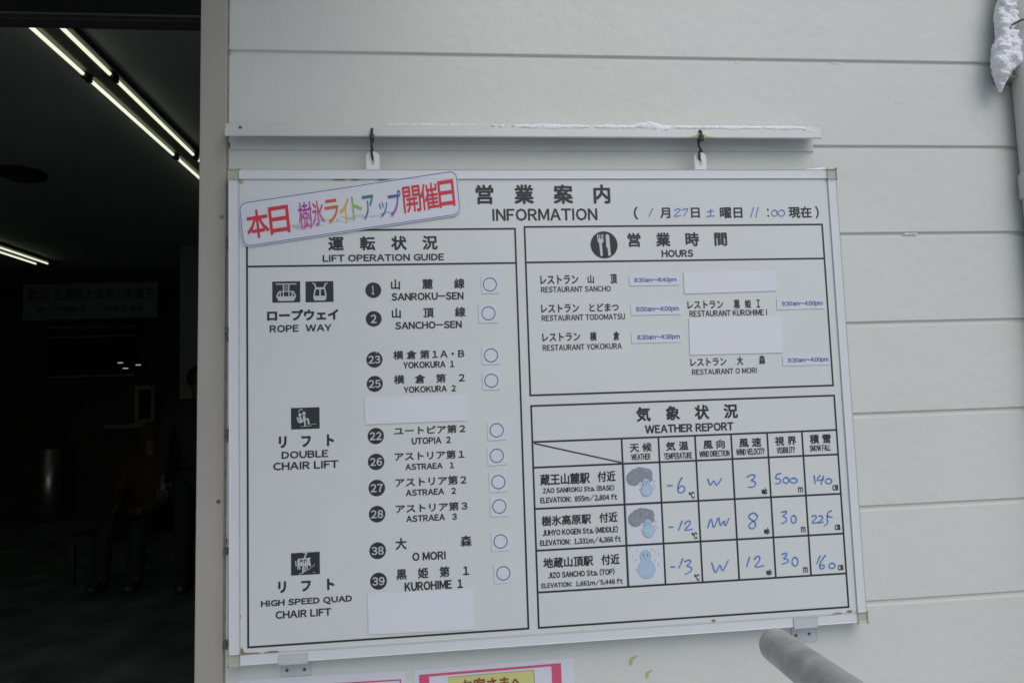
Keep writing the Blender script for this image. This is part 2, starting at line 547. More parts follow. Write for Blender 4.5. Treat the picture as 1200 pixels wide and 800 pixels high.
COVERS = [
    [(243.0, 434.0), (434.3, 434.5), (433.0, 482.6), (244.4, 483.1)] ,
    [(243.4, 789.5), (435.7, 793.4), (435.2, 865.0), (243.8, 861.6)] ,
    [(868.3, 208.1), (1059.1, 206.7), (1058.8, 247.5), (868.2, 249.9)] ,
    [(874.2, 299.4), (1064.9, 298.7), (1063.1, 371.4), (872.6, 371.0)] ,
]
STRIPS = [
    ('8:30am～8:40pm', 758.0, 858.7, 209.8, 232.4, 767.6, 853.4, 216.9, 227.9),
    ('9:00am～4:00pm', 758.6, 859.9, 269.0, 290.4, 768.6, 855.0, 273.8, 286.1),
    ('8:30am～4:30pm', 757.2, 856.7, 324.7, 345.0, 768.2, 854.1, 329.2, 341.1),
    ('9:30am～4:00pm', 1057.1, 1158.2, 264.1, 285.3, 1067.7, 1153.1, 269.1, 280.7),
    ('9:30am～4:00pm', 1062.1, 1161.5, 378.3, 398.0, 1072.7, 1157.8, 382.5, 393.8),
]
STICKER = [(18.6, 64.8), (425.0, 2.0), (431.3, 87.6), (26.9, 147.2)]
PICTOS = [
    (77.5, 128.3, 212.7, 252.2),
    (138.0, 189.2, 213.5, 252.7),
    (109.7, 161.1, 448.2, 487.5),
    (107.6, 158.6, 710.0, 749.6),
]
FORK = (710.9, 150.2, 27.0)
STROKES = [
    [(815.0, 621.1), (824.5, 621.5)] ,
    [(843.9, 607.4), (838.3, 616.3), (835.1, 625.9), (835.7, 633.4), (840.7, 635.9), (847.7, 632.0), (848.0, 625.5), (842.0, 623.0), (836.0, 627.6)] ,
    [(895.5, 612.3), (900.0, 624.0), (907.3, 616.1), (913.0, 624.6), (923.3, 611.9)] ,
    [(975.1, 611.6), (983.0, 608.0), (990.5, 609.7), (988.8, 614.9), (983.0, 618.5), (989.8, 621.5), (991.2, 626.5), (985.7, 631.2), (976.3, 631.4)] ,
    [(1044.0, 608.0), (1035.9, 609.7), (1033.3, 616.8), (1040.2, 618.1), (1042.7, 623.2), (1038.2, 627.0), (1031.6, 627.3)] ,
    [(1052.7, 616.2), (1055.7, 616.4), (1058.0, 618.1), (1059.2, 620.8), (1058.8, 623.8), (1057.0, 626.1), (1054.2, 627.3), (1051.3, 626.8), (1049.0, 625.0), (1048.0, 622.2), (1048.6, 619.3), (1050.6, 617.1), (1053.4, 616.1)] ,
    [(1068.0, 618.2), (1071.8, 618.4), (1075.0, 619.9), (1076.6, 622.1), (1076.2, 624.6), (1073.9, 626.5), (1070.3, 627.3), (1066.4, 626.9), (1063.4, 625.4), (1062.0, 623.1), (1062.7, 620.7), (1065.2, 618.8), (1068.8, 618.1)] ,
    [(1112.2, 615.3), (1113.2, 630.3)] ,
    [(1124.6, 615.2), (1117.9, 624.6), (1131.1, 623.2)] ,
    [(1131.5, 617.2), (1125.1, 633.2)] ,
    [(1140.3, 622.4), (1143.7, 622.6), (1146.4, 624.2), (1147.8, 626.6), (1147.3, 629.2), (1145.3, 631.3), (1142.2, 632.2), (1138.8, 631.8), (1136.2, 630.2), (1135.1, 627.7), (1135.7, 625.1), (1137.9, 623.1), (1141.1, 622.3)] ,
    [(814.3, 699.3), (822.1, 699.7)] ,
    [(840.2, 689.3), (831.8, 706.6)] ,
    [(844.9, 695.4), (850.6, 689.9), (855.7, 691.1), (854.3, 697.2), (844.3, 706.6), (860.0, 705.5)] ,
    [(890.3, 704.2), (897.7, 688.3), (902.2, 704.8), (911.0, 688.0)] ,
    [(913.4, 687.5), (916.0, 701.3), (923.3, 693.5), (925.5, 702.7), (933.9, 688.5)] ,
    [(991.2, 687.8), (984.7, 681.3), (975.5, 684.4), (974.4, 690.2), (984.3, 698.2), (986.2, 705.8), (979.4, 711.0), (972.7, 706.7), (977.3, 699.5), (988.0, 694.2), (991.2, 687.8)] ,
    [(1040.9, 682.4), (1050.0, 681.2), (1049.0, 686.1), (1043.1, 690.4), (1049.2, 693.9), (1048.7, 700.5), (1039.4, 704.3)] ,
    [(1063.6, 690.3), (1066.4, 690.5), (1068.5, 692.7), (1069.5, 696.2), (1069.1, 699.9), (1067.3, 703.0), (1064.7, 704.5), (1062.0, 704.0), (1059.9, 701.6), (1059.1, 698.1), (1059.7, 694.3), (1061.6, 691.4), (1064.2, 690.1)] ,
    [(1101.7, 693.9), (1108.9, 692.0), (1110.7, 697.0), (1101.6, 705.8), (1112.9, 705.7)] ,
    [(1116.5, 694.0), (1122.5, 693.6), (1123.2, 699.6), (1113.8, 707.0), (1125.2, 705.3)] ,
    [(1142.6, 684.7), (1135.2, 689.3), (1133.1, 699.1), (1133.9, 707.4), (1126.5, 713.0)] ,
    [(1134.1, 694.9), (1143.8, 697.3)] ,
    [(813.8, 773.9), (821.5, 774.4)] ,
    [(837.4, 760.5), (829.1, 777.0)] ,
    [(841.5, 765.3), (850.7, 763.2), (852.2, 767.8), (845.1, 773.8), (852.7, 776.8), (853.0, 783.2), (840.9, 789.8)] ,
    [(894.3, 771.1), (900.7, 789.1), (910.3, 776.8), (915.5, 786.7), (927.5, 768.1)] ,
    [(970.5, 764.7), (963.6, 782.4)] ,
    [(979.9, 769.4), (985.4, 763.9), (990.5, 765.2), (990.1, 771.6), (980.7, 783.4), (998.0, 781.8)] ,
    [(1036.6, 762.8), (1044.7, 761.0), (1045.1, 765.6), (1039.2, 771.1), (1046.4, 772.8), (1047.8, 777.4), (1035.1, 781.2)] ,
    [(1060.9, 770.2), (1063.9, 770.6), (1066.4, 773.0), (1067.6, 776.9), (1067.1, 781.2), (1065.1, 784.6), (1062.1, 786.2), (1059.1, 785.6), (1056.7, 783.0), (1055.7, 779.0), (1056.4, 774.8), (1058.5, 771.5), (1061.5, 770.1)] ,
    [(1113.6, 770.3), (1105.6, 784.6)] ,
    [(1124.2, 769.9), (1115.3, 780.2), (1111.2, 789.8), (1114.3, 794.8), (1120.1, 792.5), (1119.8, 787.3), (1112.3, 788.8)] ,
    [(1135.7, 785.4), (1139.0, 785.7), (1141.7, 787.2), (1143.0, 789.6), (1142.6, 792.2), (1140.6, 794.2), (1137.5, 795.1), (1134.2, 794.7), (1131.6, 793.0), (1130.5, 790.6), (1131.1, 788.0), (1133.3, 786.1), (1136.4, 785.3)] ,
    [(812.1, 78.8), (803.8, 94.2)] ,
    [(857.1, 82.0), (864.1, 79.1), (868.2, 81.7), (855.6, 94.1), (869.3, 92.6)] ,
    [(872.4, 81.7), (884.4, 79.2), (874.7, 94.7)] ,
    [(925.0, 85.4), (937.9, 83.8)] ,
    [(931.7, 80.4), (930.0, 94.2)] ,
    [(922.7, 95.0), (939.0, 93.9)] ,
    [(1021.0, 78.3), (1014.2, 97.3)] ,
    [(1031.0, 77.6), (1024.5, 97.4)] ,
    [(1063.6, 83.0), (1066.8, 83.2), (1069.4, 85.0), (1070.7, 88.0), (1070.2, 91.3), (1068.3, 94.1), (1065.2, 95.5), (1062.1, 95.2), (1059.6, 93.2), (1058.5, 90.1), (1059.1, 86.8), (1061.3, 84.1), (1064.3, 82.9)] ,
    [(1078.4, 83.1), (1081.8, 83.2), (1084.6, 85.1), (1086.0, 88.1), (1085.5, 91.4), (1083.4, 94.2), (1080.1, 95.6), (1076.7, 95.3), (1074.1, 93.3), (1072.9, 90.2), (1073.6, 86.8), (1075.8, 84.2), (1079.1, 83.0)] ,
]
PIPE = (1.6515, -0.001, 0.030)
PIPE_SNOW = [(1595.9, 1628.0, -409.1), (1597.9, 1628.0, -379.1), (1588.1, 1630.2, -359.6), (1581.3, 1632.4, -340.3), (1580.6, 1630.5, -321.1), (1580.8, 1628.7, -302.0), (1580.5, 1627.4, -288.6), (1576.3, 1628.1, -275.2), (1569.3, 1631.0, -263.7), (1564.2, 1633.9, -252.2), (1561.2, 1632.8, -240.8), (1564.1, 1623.7, -229.5), (1565.0, 1616.6, -218.1), (1567.9, 1609.6, -206.8), (1570.8, 1600.5, -195.6), (1575.7, 1593.5, -184.3), (1578.8, 1588.7, -174.9)]
WIRE = [(1594.6, -278.0), (1597.2, -294.8), (1605.1, -306.1), (1617.3, -312.0), (1633.2, -314.2)]
TAN = [(1598.6, -203.0), (1630.4, -203.5), (1637.6, -236.7), (1616.9, -228.8)]
BUMPS = [(1600.6, 31.5), (1565.4, 450.2)]

# ================================================================ SETTING
gnd = box('snow_ground', (-60, -80, -0.30), (60, -0.02, -0.05), M['ground'])
struct(gnd, 'trodden snow in front of the building')
WF = 0.030                                     # wall face, metres behind the board face
wall = thing('wall', 'off-white lap siding wall of the station building behind the board', 'wall', (1.5, WF, 0))
def siding_board(ztop, x0, x1):
    """one board: rebated top edge, bevel, flat face, small round at the foot"""
    h = 0.187
    prof = [(0.0, 0.0056), (-0.0070, 0.0046), (-0.0096, 0.0), (-h + 0.0026, 0.0), (-h + 0.0018, 0.0006), (-h + 0.0015, 0.0044), (-h + .0001, 0.0047), (-h + 0.0001, 0.014), (0.0, 0.014)]
    bm = bmesh.new()
    A = [bm.verts.new((x0, WF + y, ztop + z)) for z, y in prof]
    B = [bm.verts.new((x1, WF + y, ztop + z)) for z, y in prof]
    n = len(prof)
    for i in range(n):
        bm.faces.new((A[i], A[(i + 1) % n], B[(i + 1) % n], B[i]))
    bm.faces.new(A[::-1]); bm.faces.new(B)
    bmesh.ops.recalc_face_normals(bm, faces=bm.faces[:])
    return bm_done(bm, 'siding_board', wall, M['siding'])
for k in range(-9, 11):
    zt = ZB - (-62 + 187 * k) / 1000
    if zt - 0.187 > -0.12:
        siding_board(zt, -0.022, 4.2)
box('wall_backing', (-0.008, WF + 0.0145, -0.05), (4.2, WF + 0.12, 3.6), M['siding'], wall)
# snow flecks caught in the siding joints
for x, y, rx in ((1239, -247, .016), (1378, 122, .017), (1020, -246, .006)):
    tag(lump('snow_fleck', [(x / 1000 + i * rx * .5, WF + 0.001, ZB - y / 1000 - 0.005, rx * .5, .0022, .0016) for i in (-1, 0, 1)], .0012, .0008, M['snow'], seed=x, nscale=200),
        {1239: 'thin snow fleck in the siding joint above the right end of the rail', 1378: 'thin snow fleck in the siding joint right of the board top', 1020: 'tiny snow fleck in the siding joint above the right hook'}[x], 'snow')
# ochre lichen spots under the board
for x, y, s, l in ((739, 952, 1.0, 'ochre lichen spot on the wall right of the magenta poster'), (769, 980, .9, 'ochre lichen spot at the bottom of the frame right of the magenta poster')):
    pts = [(x - 8 * s, y + 9 * s), (x - 7 * s, y), (x - 3 * s, y - 5 * s), (x + 8 * s, y - 8 * s), (x + 7 * s, y - 4 * s), (x, y), (x - 1 * s, y + 7 * s), (x - 5 * s, y + 10 * s)]
    tag(sheet('lichen_spot', smooth_line(pts, 3), M['moss'], -0.5, 0.5, base=WF), l, 'lichen')

# door frame left of the board
door = thing('door_frame', 'weathered beige steel door frame of the dark entrance', 'door frame', (-0.04, WF, 0))
bm = bmesh.new()
def slab(bm, pts, y0, y1):
    top = [bm.verts.new((x, y0, z)) for x, z in pts]; bot = [bm.verts.new((x, y1, z)) for x, z in pts]
    bm.faces.new(top); bm.faces.new(bot[::-1])
    for i in range(len(pts)):
        bm.faces.new((top[i], bot[i], bot[(i + 1) % len(pts)], top[(i + 1) % len(pts)]))
    bmesh.ops.recalc_face_normals(bm, faces=bm.faces[:])
def px(xt, z):                                   # the post leans half a degree
    return xt - 0.0074 * (ZB + 0.35 - z)
slab(bm, [(px(-.0605, 3.0), 3.0), (px(-.0105, 3.0), 3.0), (px(-.0105, -.05), -.05), (px(-.0605, -.05), -.05)], WF - 0.004, WF + 0.16)
bmesh.ops.bevel(bm, geom=[e for e in bm.edges if abs((e.verts[0].co - e.verts[1].co).z) > 1 and e.verts[0].co.y < WF], offset=0.0025, segments=3, affect='EDGES', profile=0.5)
bm_done(bm, 'post', door, M['post'])
bm = bmesh.new()
slab(bm, [(px(-.0105, 3.0) + .0004, 3.0), (px(-.0105, 3.0) + .0035, 3.0), (px(-.0105, -.05) + .0035, -.05), (px(-.0105, -.05) + .0004, -.05)], WF - 0.0005, WF + .01)
bm_done(bm, 'sealant_strip', door, M['tan'])
for zz in (135, 300, 490, 705, 870):
    z = ZB - zz / 1000
    c = box('clip', (px(-.0105, z) + .001, WF - 0.009, z - .006), (px(-.0105, z) + .0078, WF - .001, z + .006), M['screw'], door, .001)
for (u, v, r) in ((-21, 82, 3.6), (-27, 615, 3.4)):
    o = tube('screw_head', [P(u, v, 3.6, WF), P(u, v, 5.6, WF)], r / 1000, M['screw'] if v > 300 else M['tan'], door, seg=16)
sheet('rust_mark', smooth_line([(-46, 250), (-44, 245), (-43, 252), (-45, 261), (-47, 258)], 3), M['moss'], 3.9, 4.3, door, WF)
# lintel with its sliding track, and the dark panel above it
LZ = 1.380 + 0.751
box('lintel', (-3.2, WF + .000, LZ), (px(-.0605, 2.1) - .001, WF + .052, LZ + .005), M['darkmetal'], door, .001)
for k, yy in enumerate((.012, .030)):
    box('track', (-3.2, WF + yy, LZ - .0032), (px(-.0605, 2.1) - .001, WF + yy + .004, LZ - .0002), M['darkmetal'], door)
box('transom_panel', (-3.2, WF + .001, LZ + .0055), (px(-.0605, 2.3) - .004, WF + .051, 3.6), M['transom'], door)
ow = box('wall', (-8.2, WF, -0.05), (-3.21, WF + .16, 3.6), M['siding'])
tag(ow, 'off-white wall on the far side of the dark entrance', 'wall')

# unseen overhang added above the door to shade the upper-left wall
cp = thing('shade_canopy', 'unseen flat overhang over the dark entrance, added to shade the upper left of the wall', 'shade_canopy', (-3.5, -.8, 2.8))
box('shade_slab', (-8.2, -2.05, 2.78), (.37, WF - .001, 2.90), M['shade_canopy'], cp, .004)
box('fascia', (-8.2, -2.08, 2.70), (.40, -2.0505, 2.98), M['alu'], cp, .003)
box('fascia', (.3705, -2.05, 2.70), (.40, WF - .001, 2.98), M['alu'], cp, .003)

# dark hall behind the entrance
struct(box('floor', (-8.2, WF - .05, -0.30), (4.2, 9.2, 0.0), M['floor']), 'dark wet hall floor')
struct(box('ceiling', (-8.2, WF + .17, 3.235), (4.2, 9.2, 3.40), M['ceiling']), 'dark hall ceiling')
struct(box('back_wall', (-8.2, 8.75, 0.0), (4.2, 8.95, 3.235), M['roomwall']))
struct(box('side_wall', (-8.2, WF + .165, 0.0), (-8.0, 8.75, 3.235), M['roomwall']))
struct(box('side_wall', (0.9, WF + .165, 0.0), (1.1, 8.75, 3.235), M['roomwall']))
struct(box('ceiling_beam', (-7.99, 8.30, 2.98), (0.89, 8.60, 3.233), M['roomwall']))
pl = thing('pillar', 'dim grey square pillar at the right side of the dark hall', 'pillar', (-2.45, 7.1, 0))
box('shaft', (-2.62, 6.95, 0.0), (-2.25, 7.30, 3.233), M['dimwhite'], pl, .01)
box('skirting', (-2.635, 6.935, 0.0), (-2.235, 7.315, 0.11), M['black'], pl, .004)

def ceiling_light(x, y0, y1, z, label):
    t = thing('ceiling_light', label, 'ceiling light', (x, (y0 + y1) / 2, z), 'twin tube ceiling lights in the hall')
    bm = bmesh.new()
    pr = [(-.092, 0), (-.092, -.034), (-.03, -.048), (.03, -.048), (.092, -.034), (.092, 0)]
    A = [bm.verts.new((x + a, y0, z + b)) for a, b in pr]; Bv = [bm.verts.new((x + a, y1, z + b)) for a, b in pr]
    for i in range(6):
        bm.faces.new((A[i], A[(i + 1) % 6], Bv[(i + 1) % 6], Bv[i]))
    bm.faces.new(A[::-1]); bm.faces.new(Bv)
    bmesh.ops.recalc_face_normals(bm, faces=bm.faces[:])
    bm_done(bm, 'housing', t, M['reflector'])
    for s in (-1, 1):
        tube('tube', [(x + s * .069, y0 + .035, z - .055), (x + s * .069, y1 - .035, z - .055)], .0098, M['tube'], t, seg=12)
        for yy in (y0 + .018, y1 - .018):
            box('lamp_holder', (x + s * .069 - .014, yy - .014, z - .072), (x + s * .069 + .014, yy + .014, z - .03), M['lampend'], t)
CL = 3.235
pos = ('nearest ceiling light, cut off by the door lintel', 'second ceiling light from the lintel in the near row', 'third ceiling light of the near row, ending behind the door post', 'ceiling light of the near row hidden behind the door post')
for i in range(4):
    ceiling_light(-1.432, 1.285 + 1.252 * i, 2.525 + 1.252 * i, CL, pos[i])
for i in range(2):
    ceiling_light(-4.50, 5.17 + 1.252 * i, 6.41 + 1.252 * i, CL, ('outer ceiling light of the far row at the left picture edge', 'inner ceiling light of the far row, its end showing in the dark hall')[i])
sp = thing('ceiling_vent', 'round black vent in the dark hall ceiling', 'vent', (-2.84, 4.3, CL))
tube('ring', [(-2.84, 4.3, CL - .001), (-2.84, 4.3, CL - .03)], .17, M['black'], sp, 28)
tube('cone', [(-2.84, 4.3, CL - .031), (-2.84, 4.3, CL - .055)], .11, M['lampend'], sp, 24)

# banner on the back wall
BY = 8.2
def at(u, v, Y):
    """where the ray through a point of the picture meets the plane y = Y (used to measure the hall)"""
    ax, ay, az = [Vector(a) for a in CAM_AXES]
    dd = ax * ((u - 600) / 809) + ay * ((400 - v) / 809) - az
    c = Vector((0.390, -1.312, 1.380))
    return c + dd * ((Y - c.y) / dd.y)
a = at(27, 333, BY); b = at(185, 372, BY)
bn = thing('banner', 'dim white welcome banner hanging across the back of the hall', 'banner', ((a.x + b.x) / 2, BY, b.z))
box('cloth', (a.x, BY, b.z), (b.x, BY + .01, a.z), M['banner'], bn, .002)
def hall_text(nm, s, x0, x1, z0, z1, mt, y, par):
    text(nm, s, x0 * 1000, x1 * 1000, (ZB - z1) * 1000, (ZB - z0) * 1000, mt, 2, par, .01, base=y)
H = a.z - b.z; Wd = b.x - a.x
hall_text('lettering', '歓迎', a.x + .035 * Wd, a.x + .18 * Wd, b.z + .52 * H, b.z + .86 * H, M['banner_red'], BY, bn)
hall_text('lettering', '台灣飯大海美山形蔵王', a.x + .23 * Wd, a.x + .97 * Wd, b.z + .52 * H, b.z + .86 * H, M['banner_ink'], BY, bn)
hall_text('lettering', '御一行様歓迎・山形蔵王温泉', a.x + .10 * Wd, a.x + .90 * Wd, b.z + .2 * H, b.z + .36 * H, M['banner_ink'], BY, bn)
for x in (a.x + .03, b.x - .03):
    tube('hanging_cord', [(x, BY + .005, a.z), (x, BY + .005, CL)], .003, M['black'], bn, 6)

# steel bin
a = at(57, 607, 8.0)
bx, by = a.x, 8.0
can = thing('trash_can', 'tall shiny steel bin standing in the dark hall', 'bin', (bx, by, 0))
tube('shell', [(bx, by, 0.03), (bx, by, .90)], .125, M['steel'], can, 32)
tube('lid', [(bx, by, .903), (bx, by, .93), (bx, by, .95)], .12, M['black'], can, 32, rr=[.128, .128, .10])
tube('base_ring', [(bx, by, 0), (bx, by, .028)], .13, M['black'], can, 32)

# ticket window and small lamps at the back
tw = thing('ticket_window', 'dim framed service window at the back of the hall', 'window', (-3.45, 8.70, 0))
a = at(158, 452, 8.6); b = at(181, 495, 8.6)
for n_, q0, q1 in (('frame', (a.x, 8.60, a.z - .05), (b.x, 8.66, a.z)), ('frame', (a.x, 8.60, b.z), (b.x, 8.66, b.z + .05)), ('frame', (a.x, 8.60, b.z + .0505), (a.x + .05, 8.66, a.z - .0505)), ('frame', (b.x - .05, 8.60, b.z + .0505), (b.x, 8.66, a.z - .0505))):
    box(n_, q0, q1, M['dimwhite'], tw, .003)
box('pane', (a.x + .051, 8.63, b.z + .051), (b.x - .051, 8.645, a.z - .051), M['glassdark'], tw)
box('sill', (a.x - .35, 8.50, b.z - .06), (b.x + .03, 8.66, b.z - .002), M['dimwhite'], tw, .003)
for (u, v), l in zip(((141, 425.5), (147, 432), (162, 428)), ('left', 'lower middle', 'right')):
    q = at(u, v, 8.4)
    t = thing('spot_lamp', 'tiny lit lamp deep in the hall, %s one of three' % l, 'lamp', q, 'small lamps at the back of the hall')
    tube('lens', [q + Vector((0, 0, 0)), q + Vector((0, 0, .012))], .032, mat('small_lamp_glow', (.8, .8, .8), .4, emit=(1, 1, .95), estr=.32) if u == 141 else bpy.data.materials['small_lamp_glow'], t, 14)
    tube('cup', [q + Vector((0, 0, .013)), q + Vector((0, 0, .06))], .036, M['black'], t, 14)
    tube('stem', [q + Vector((0, 0, .061)), (q.x, q.y, 2.979 if q.y < 8.6 and q.y > 8.3 else CL)], .006, M['black'], t, 6)
nb = thing('notice_board', 'dim framed board on the back wall under the banner', 'board', (-4.0, 8.7, 1.9))
a = at(55, 383, 8.68); b = at(158, 440, 8.68)
box('panel', (a.x, 8.70, b.z), (b.x, 8.745, a.z), M['redcloth'], nb)
for zz in (a.z - .03, a.z - .16, b.z):
    box('slat', (a.x, 8.67, zz), (b.x, 8.6985, zz + .025), M['dimwhite'], nb)

# ---------------------------------------------------------------- people in the hall
def skin(name, verts, edges, radii, mt, parent, sub=2):
    me = bpy.data.meshes.new(name)
    me.from_pydata(verts, edges, [])
    o = bpy.data.objects.new('tmp', me); COL.objects.link(o)
    o.modifiers.new('k', 'SKIN')
    ly = me.skin_vertices[0].data
    for i, r in enumerate(radii):
        ly[i].radius = r if isinstance(r, tuple) else (r, r)
    ly[0].use_root = True
    sb = o.modifiers.new('s', 'SUBSURF'); sb.levels = sub
    bpy.context.view_layer.update()
    res = bpy.data.meshes.new_from_object(o.evaluated_get(bpy.context.evaluated_depsgraph_get()))
    bpy.data.objects.remove(o); bpy.data.meshes.remove(me)
    res.name = name
    return link(name, res, parent, mt, smooth=True)

def person(label, base, rz, J, top, legs, hood=None):
    t = thing('person', label, 'person', base, 'people in the dark hall')
    rot = Matrix.Rotation(rz, 3, 'Z'); B0 = Vector(base)
    W = lambda p: tuple(B0 + rot @ Vector(p))
    keys = list(J)
    ed = [('pelvis', 'belly'), ('belly', 'chest'), ('chest', 'neck'), ('neck', 'head'), ('head', 'crown'),
          ('chest', 'shL'), ('shL', 'elL'), ('elL', 'wrL'), ('wrL', 'paL'), ('chest', 'shR'), ('shR', 'elR'), ('elR', 'wrR'), ('wrR', 'paR'),
          ('pelvis', 'hiL'), ('hiL', 'knL'), ('knL', 'anL'), ('anL', 'toL'), ('pelvis', 'hiR'), ('hiR', 'knR'), ('knR', 'anR'), ('anR', 'toR')]
    rad = dict(pelvis=(.13, .10), belly=(.12, .09), chest=(.14, .10), neck=.05, head=(.078, .09), crown=(.06, .07), sh=.055, el=.042, wr=.028, pa=(.036, .016), hi=.085, kn=.058, an=.04, to=(.04, .03))
    fv = [W(J[k]) for k in keys]; fr = [rad[k] if k in rad else rad[k[:2]] for k in keys]
    fe = [(keys.index(a_), keys.index(b_)) for a_, b_ in ed]
    for s in 'LR':                                   # five fingers on each hand
        w0, w1 = Vector(J['wr' + s]), Vector(J['pa' + s])
        dr = (w1 - w0).normalized(); sd = dr.cross(Vector((0, 1, 0))).normalized()
        for k, off in enumerate((-.03, -.01, .01, .03)):
            ln = (.062, .075, .070, .052)[k]
            i0 = len(fv)
            p1 = w1 + sd * off + dr * .02; p2 = p1 + dr * ln * .55; p3 = p2 + (dr + Vector((0, -.5, 0))).normalized() * ln * .45
            fv += [W(p1), W(p2), W(p3)]; fr += [.010, .009, .007]
            fe += [(keys.index('pa' + s), i0), (i0, i0 + 1), (i0 + 1, i0 + 2)]
        i0 = len(fv)
        p1 = w0 * .5 + w1 * .5 + sd * .035; p2 = p1 + (dr + sd * .8).normalized() * .04
        fv += [W(p1), W(p2)]; fr += [.011, .008]
        fe += [(keys.index('pa' + s), i0), (i0, i0 + 1)]
    skin('body', fv, fe, fr, M['skin'], t)
    kk = ['pelvis', 'belly', 'chest', 'shL', 'elL', 'wrL', 'shR', 'elR', 'wrR']
    jr = [(.165, .13), (.15, .12), (.165, .125), .075, .062, .048, .075, .062, .048]
    kv = [tuple(Vector(J['pelvis']) - Vector((0, 0, .06)))] + [J[k] for k in kk[1:]] + [tuple(Vector(J['neck']) - Vector((0, 0, .02)))]
    skin('jacket', [W(p) for p in kv], [(0, 1), (1, 2), (2, 3), (3, 4), (4, 5), (2, 6), (6, 7), (7, 8), (2, 9)], jr + [(.075, .07)], top, t)
    kk = ['pelvis', 'hiL', 'knL', 'anL', 'hiR', 'knR', 'anR']
    skin('trousers', [W(J[k]) for k in kk], [(0, 1), (1, 2), (2, 3), (0, 4), (4, 5), (5, 6)], [(.145, .12), .105, .075, .062, .105, .075, .062], legs, t)
    for s in 'LR':
        a_ = Vector(J['an' + s]); b_ = Vector(J['to' + s])
        skin('boot', [W(a_ + Vector((0, .02, .08))), W(a_ + Vector((0, .02, -.02))), W(b_)], [(0, 1), (1, 2)], [.065, .06, (.055, .04)], M['black'], t)
    h = Vector(J['head'])
    hb = Vector(W(h + Vector((0, .018, .035))))
    o = lump('hair', [(hb.x, hb.y, hb.z, .098, .105, .098), (hb.x, hb.y + .035, hb.z - .05, .085, .07, .10)], .012, .004, M['hair'] if hood is None else hood, t, seed=3, nscale=60)
    # face: eyes, nose, mouth, ears
    for s in (-1, 1):
        q = Vector(W(h + Vector((s * .032, -.088, .005))))
        lump('eye', [(q.x, q.y, q.z, .010, .008, .007)], .003, 0, M['hair'], t)
        q = Vector(W(h + Vector((s * .084, .0, -.005))))
        lump('ear', [(q.x, q.y, q.z, .010, .018, .03)], .005, 0, M['skin'], t)
    q = Vector(W(h + Vector((0, -.098, -.022))))
    lump('nose', [(q.x, q.y, q.z, .011, .016, .02)], .004, 0, M['skin'], t)
    q = Vector(W(h + Vector((0, -.088, -.055))))
    lump('mouth', [(q.x, q.y, q.z, .024, .006, .006)], .003, 0, M['redcloth'], t)
    return t
stand = dict(pelvis=(0, 0, .93), belly=(0, .01, 1.08), chest=(0, .01, 1.30), neck=(0, .0, 1.47), head=(0, -.01, 1.58), crown=(0, 0, 1.66),
    shL=(-.19, .01, 1.38), elL=(-.25, .03, 1.10), wrL=(-.24, -.06, .87), paL=(-.24, -.08, .80), shR=(.19, .01, 1.38), elR=(.25, .03, 1.10), wrR=(.24, -.06, .87), paR=(.24, -.08, .80),
    hiL=(-.10, 0, .86), knL=(-.11, -.02, .48), anL=(-.11, .03, .10), toL=(-.12, -.12, .05), hiR=(.10, 0, .86), knR=(.11, -.02, .48), anR=(.11, .03, .10), toR=(.12, -.12, .05))
sit = dict(pelvis=(0, 0, .50), belly=(0, -.01, .64), chest=(0, -.02, .86), neck=(0, -.04, 1.02), head=(0, -.06, 1.13), crown=(0, -.05, 1.21),
    shL=(-.18, -.02, .94), elL=(-.24, -.06, .70), wrL=(-.12, -.28, .60), paL=(-.09, -.35, .59), shR=(.18, -.02, .94), elR=(.24, -.06, .70), wrR=(.12, -.28, .60), paR=(.09, -.35, .59),
    hiL=(-.10, -.04, .48), knL=(-.13, -.44, .49), anL=(-.13, -.46, .10), toL=(-.14, -.60, .05), hiR=(.10, -.04, .48), knR=(.13, -.44, .49), anR=(.13, -.46, .10), toR=(.14, -.60, .05))
q = at(228, 447, 4.2)
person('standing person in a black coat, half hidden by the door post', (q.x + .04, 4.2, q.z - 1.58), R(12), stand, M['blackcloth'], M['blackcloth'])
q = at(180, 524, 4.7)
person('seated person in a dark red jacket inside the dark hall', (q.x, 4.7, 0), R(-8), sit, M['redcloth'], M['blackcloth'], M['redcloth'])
bx = q.x
bc = thing('bench', 'low black bench under the seated person in the hall', 'bench', (bx, 4.75, 0))
box('seat', (bx - .6, 4.52, .33), (bx + .5, 4.95, .385), M['black'], bc, .01)
for x in (bx - .55, bx + .45):
    for y in (4.56, 4.91):
        box('leg', (x - .02, y - .02, 0), (x + .02, y + .02, .329), M['darkmetal'], bc, .003)

# ================================================================ INFORMATION BOARD
ib = thing('information_board', 'large white ski lift and weather information board hanging on the wall', 'board', (.6, .012, ZB - .9))
box('panel', P(4, 896, -14), P(1196, 4, 0), M['board'], ib)
F = 18
def frame_bar(name, x0, x1, y0, y1, mt):
    return box(name, P(x0, y1, -16), P(x1, y0, 1.9), mt, ib, .0014, 3)
frame_bar('frame_bar', 19.2, 1180.8, 0, F, M['alu'])
frame_bar('frame_bar', 19.2, 1180.8, 900 - F, 900, M['alu'])
frame_bar('frame_bar', 0, F, 19.2, 880.8, M['alu'])
frame_bar('frame_bar', 1200 - F, 1200, 19.2, 880.8, M['alu'])
for cx, cy in ((0, 0), (1181.4, 0), (0, 881.4), (1181.4, 881.4)):
    o = box('corner_cap', P(cx - .5, cy + 19.1, -16.5), P(cx + 19.1, cy - .5, 2.2), M['cap'], ib, .003, 3)
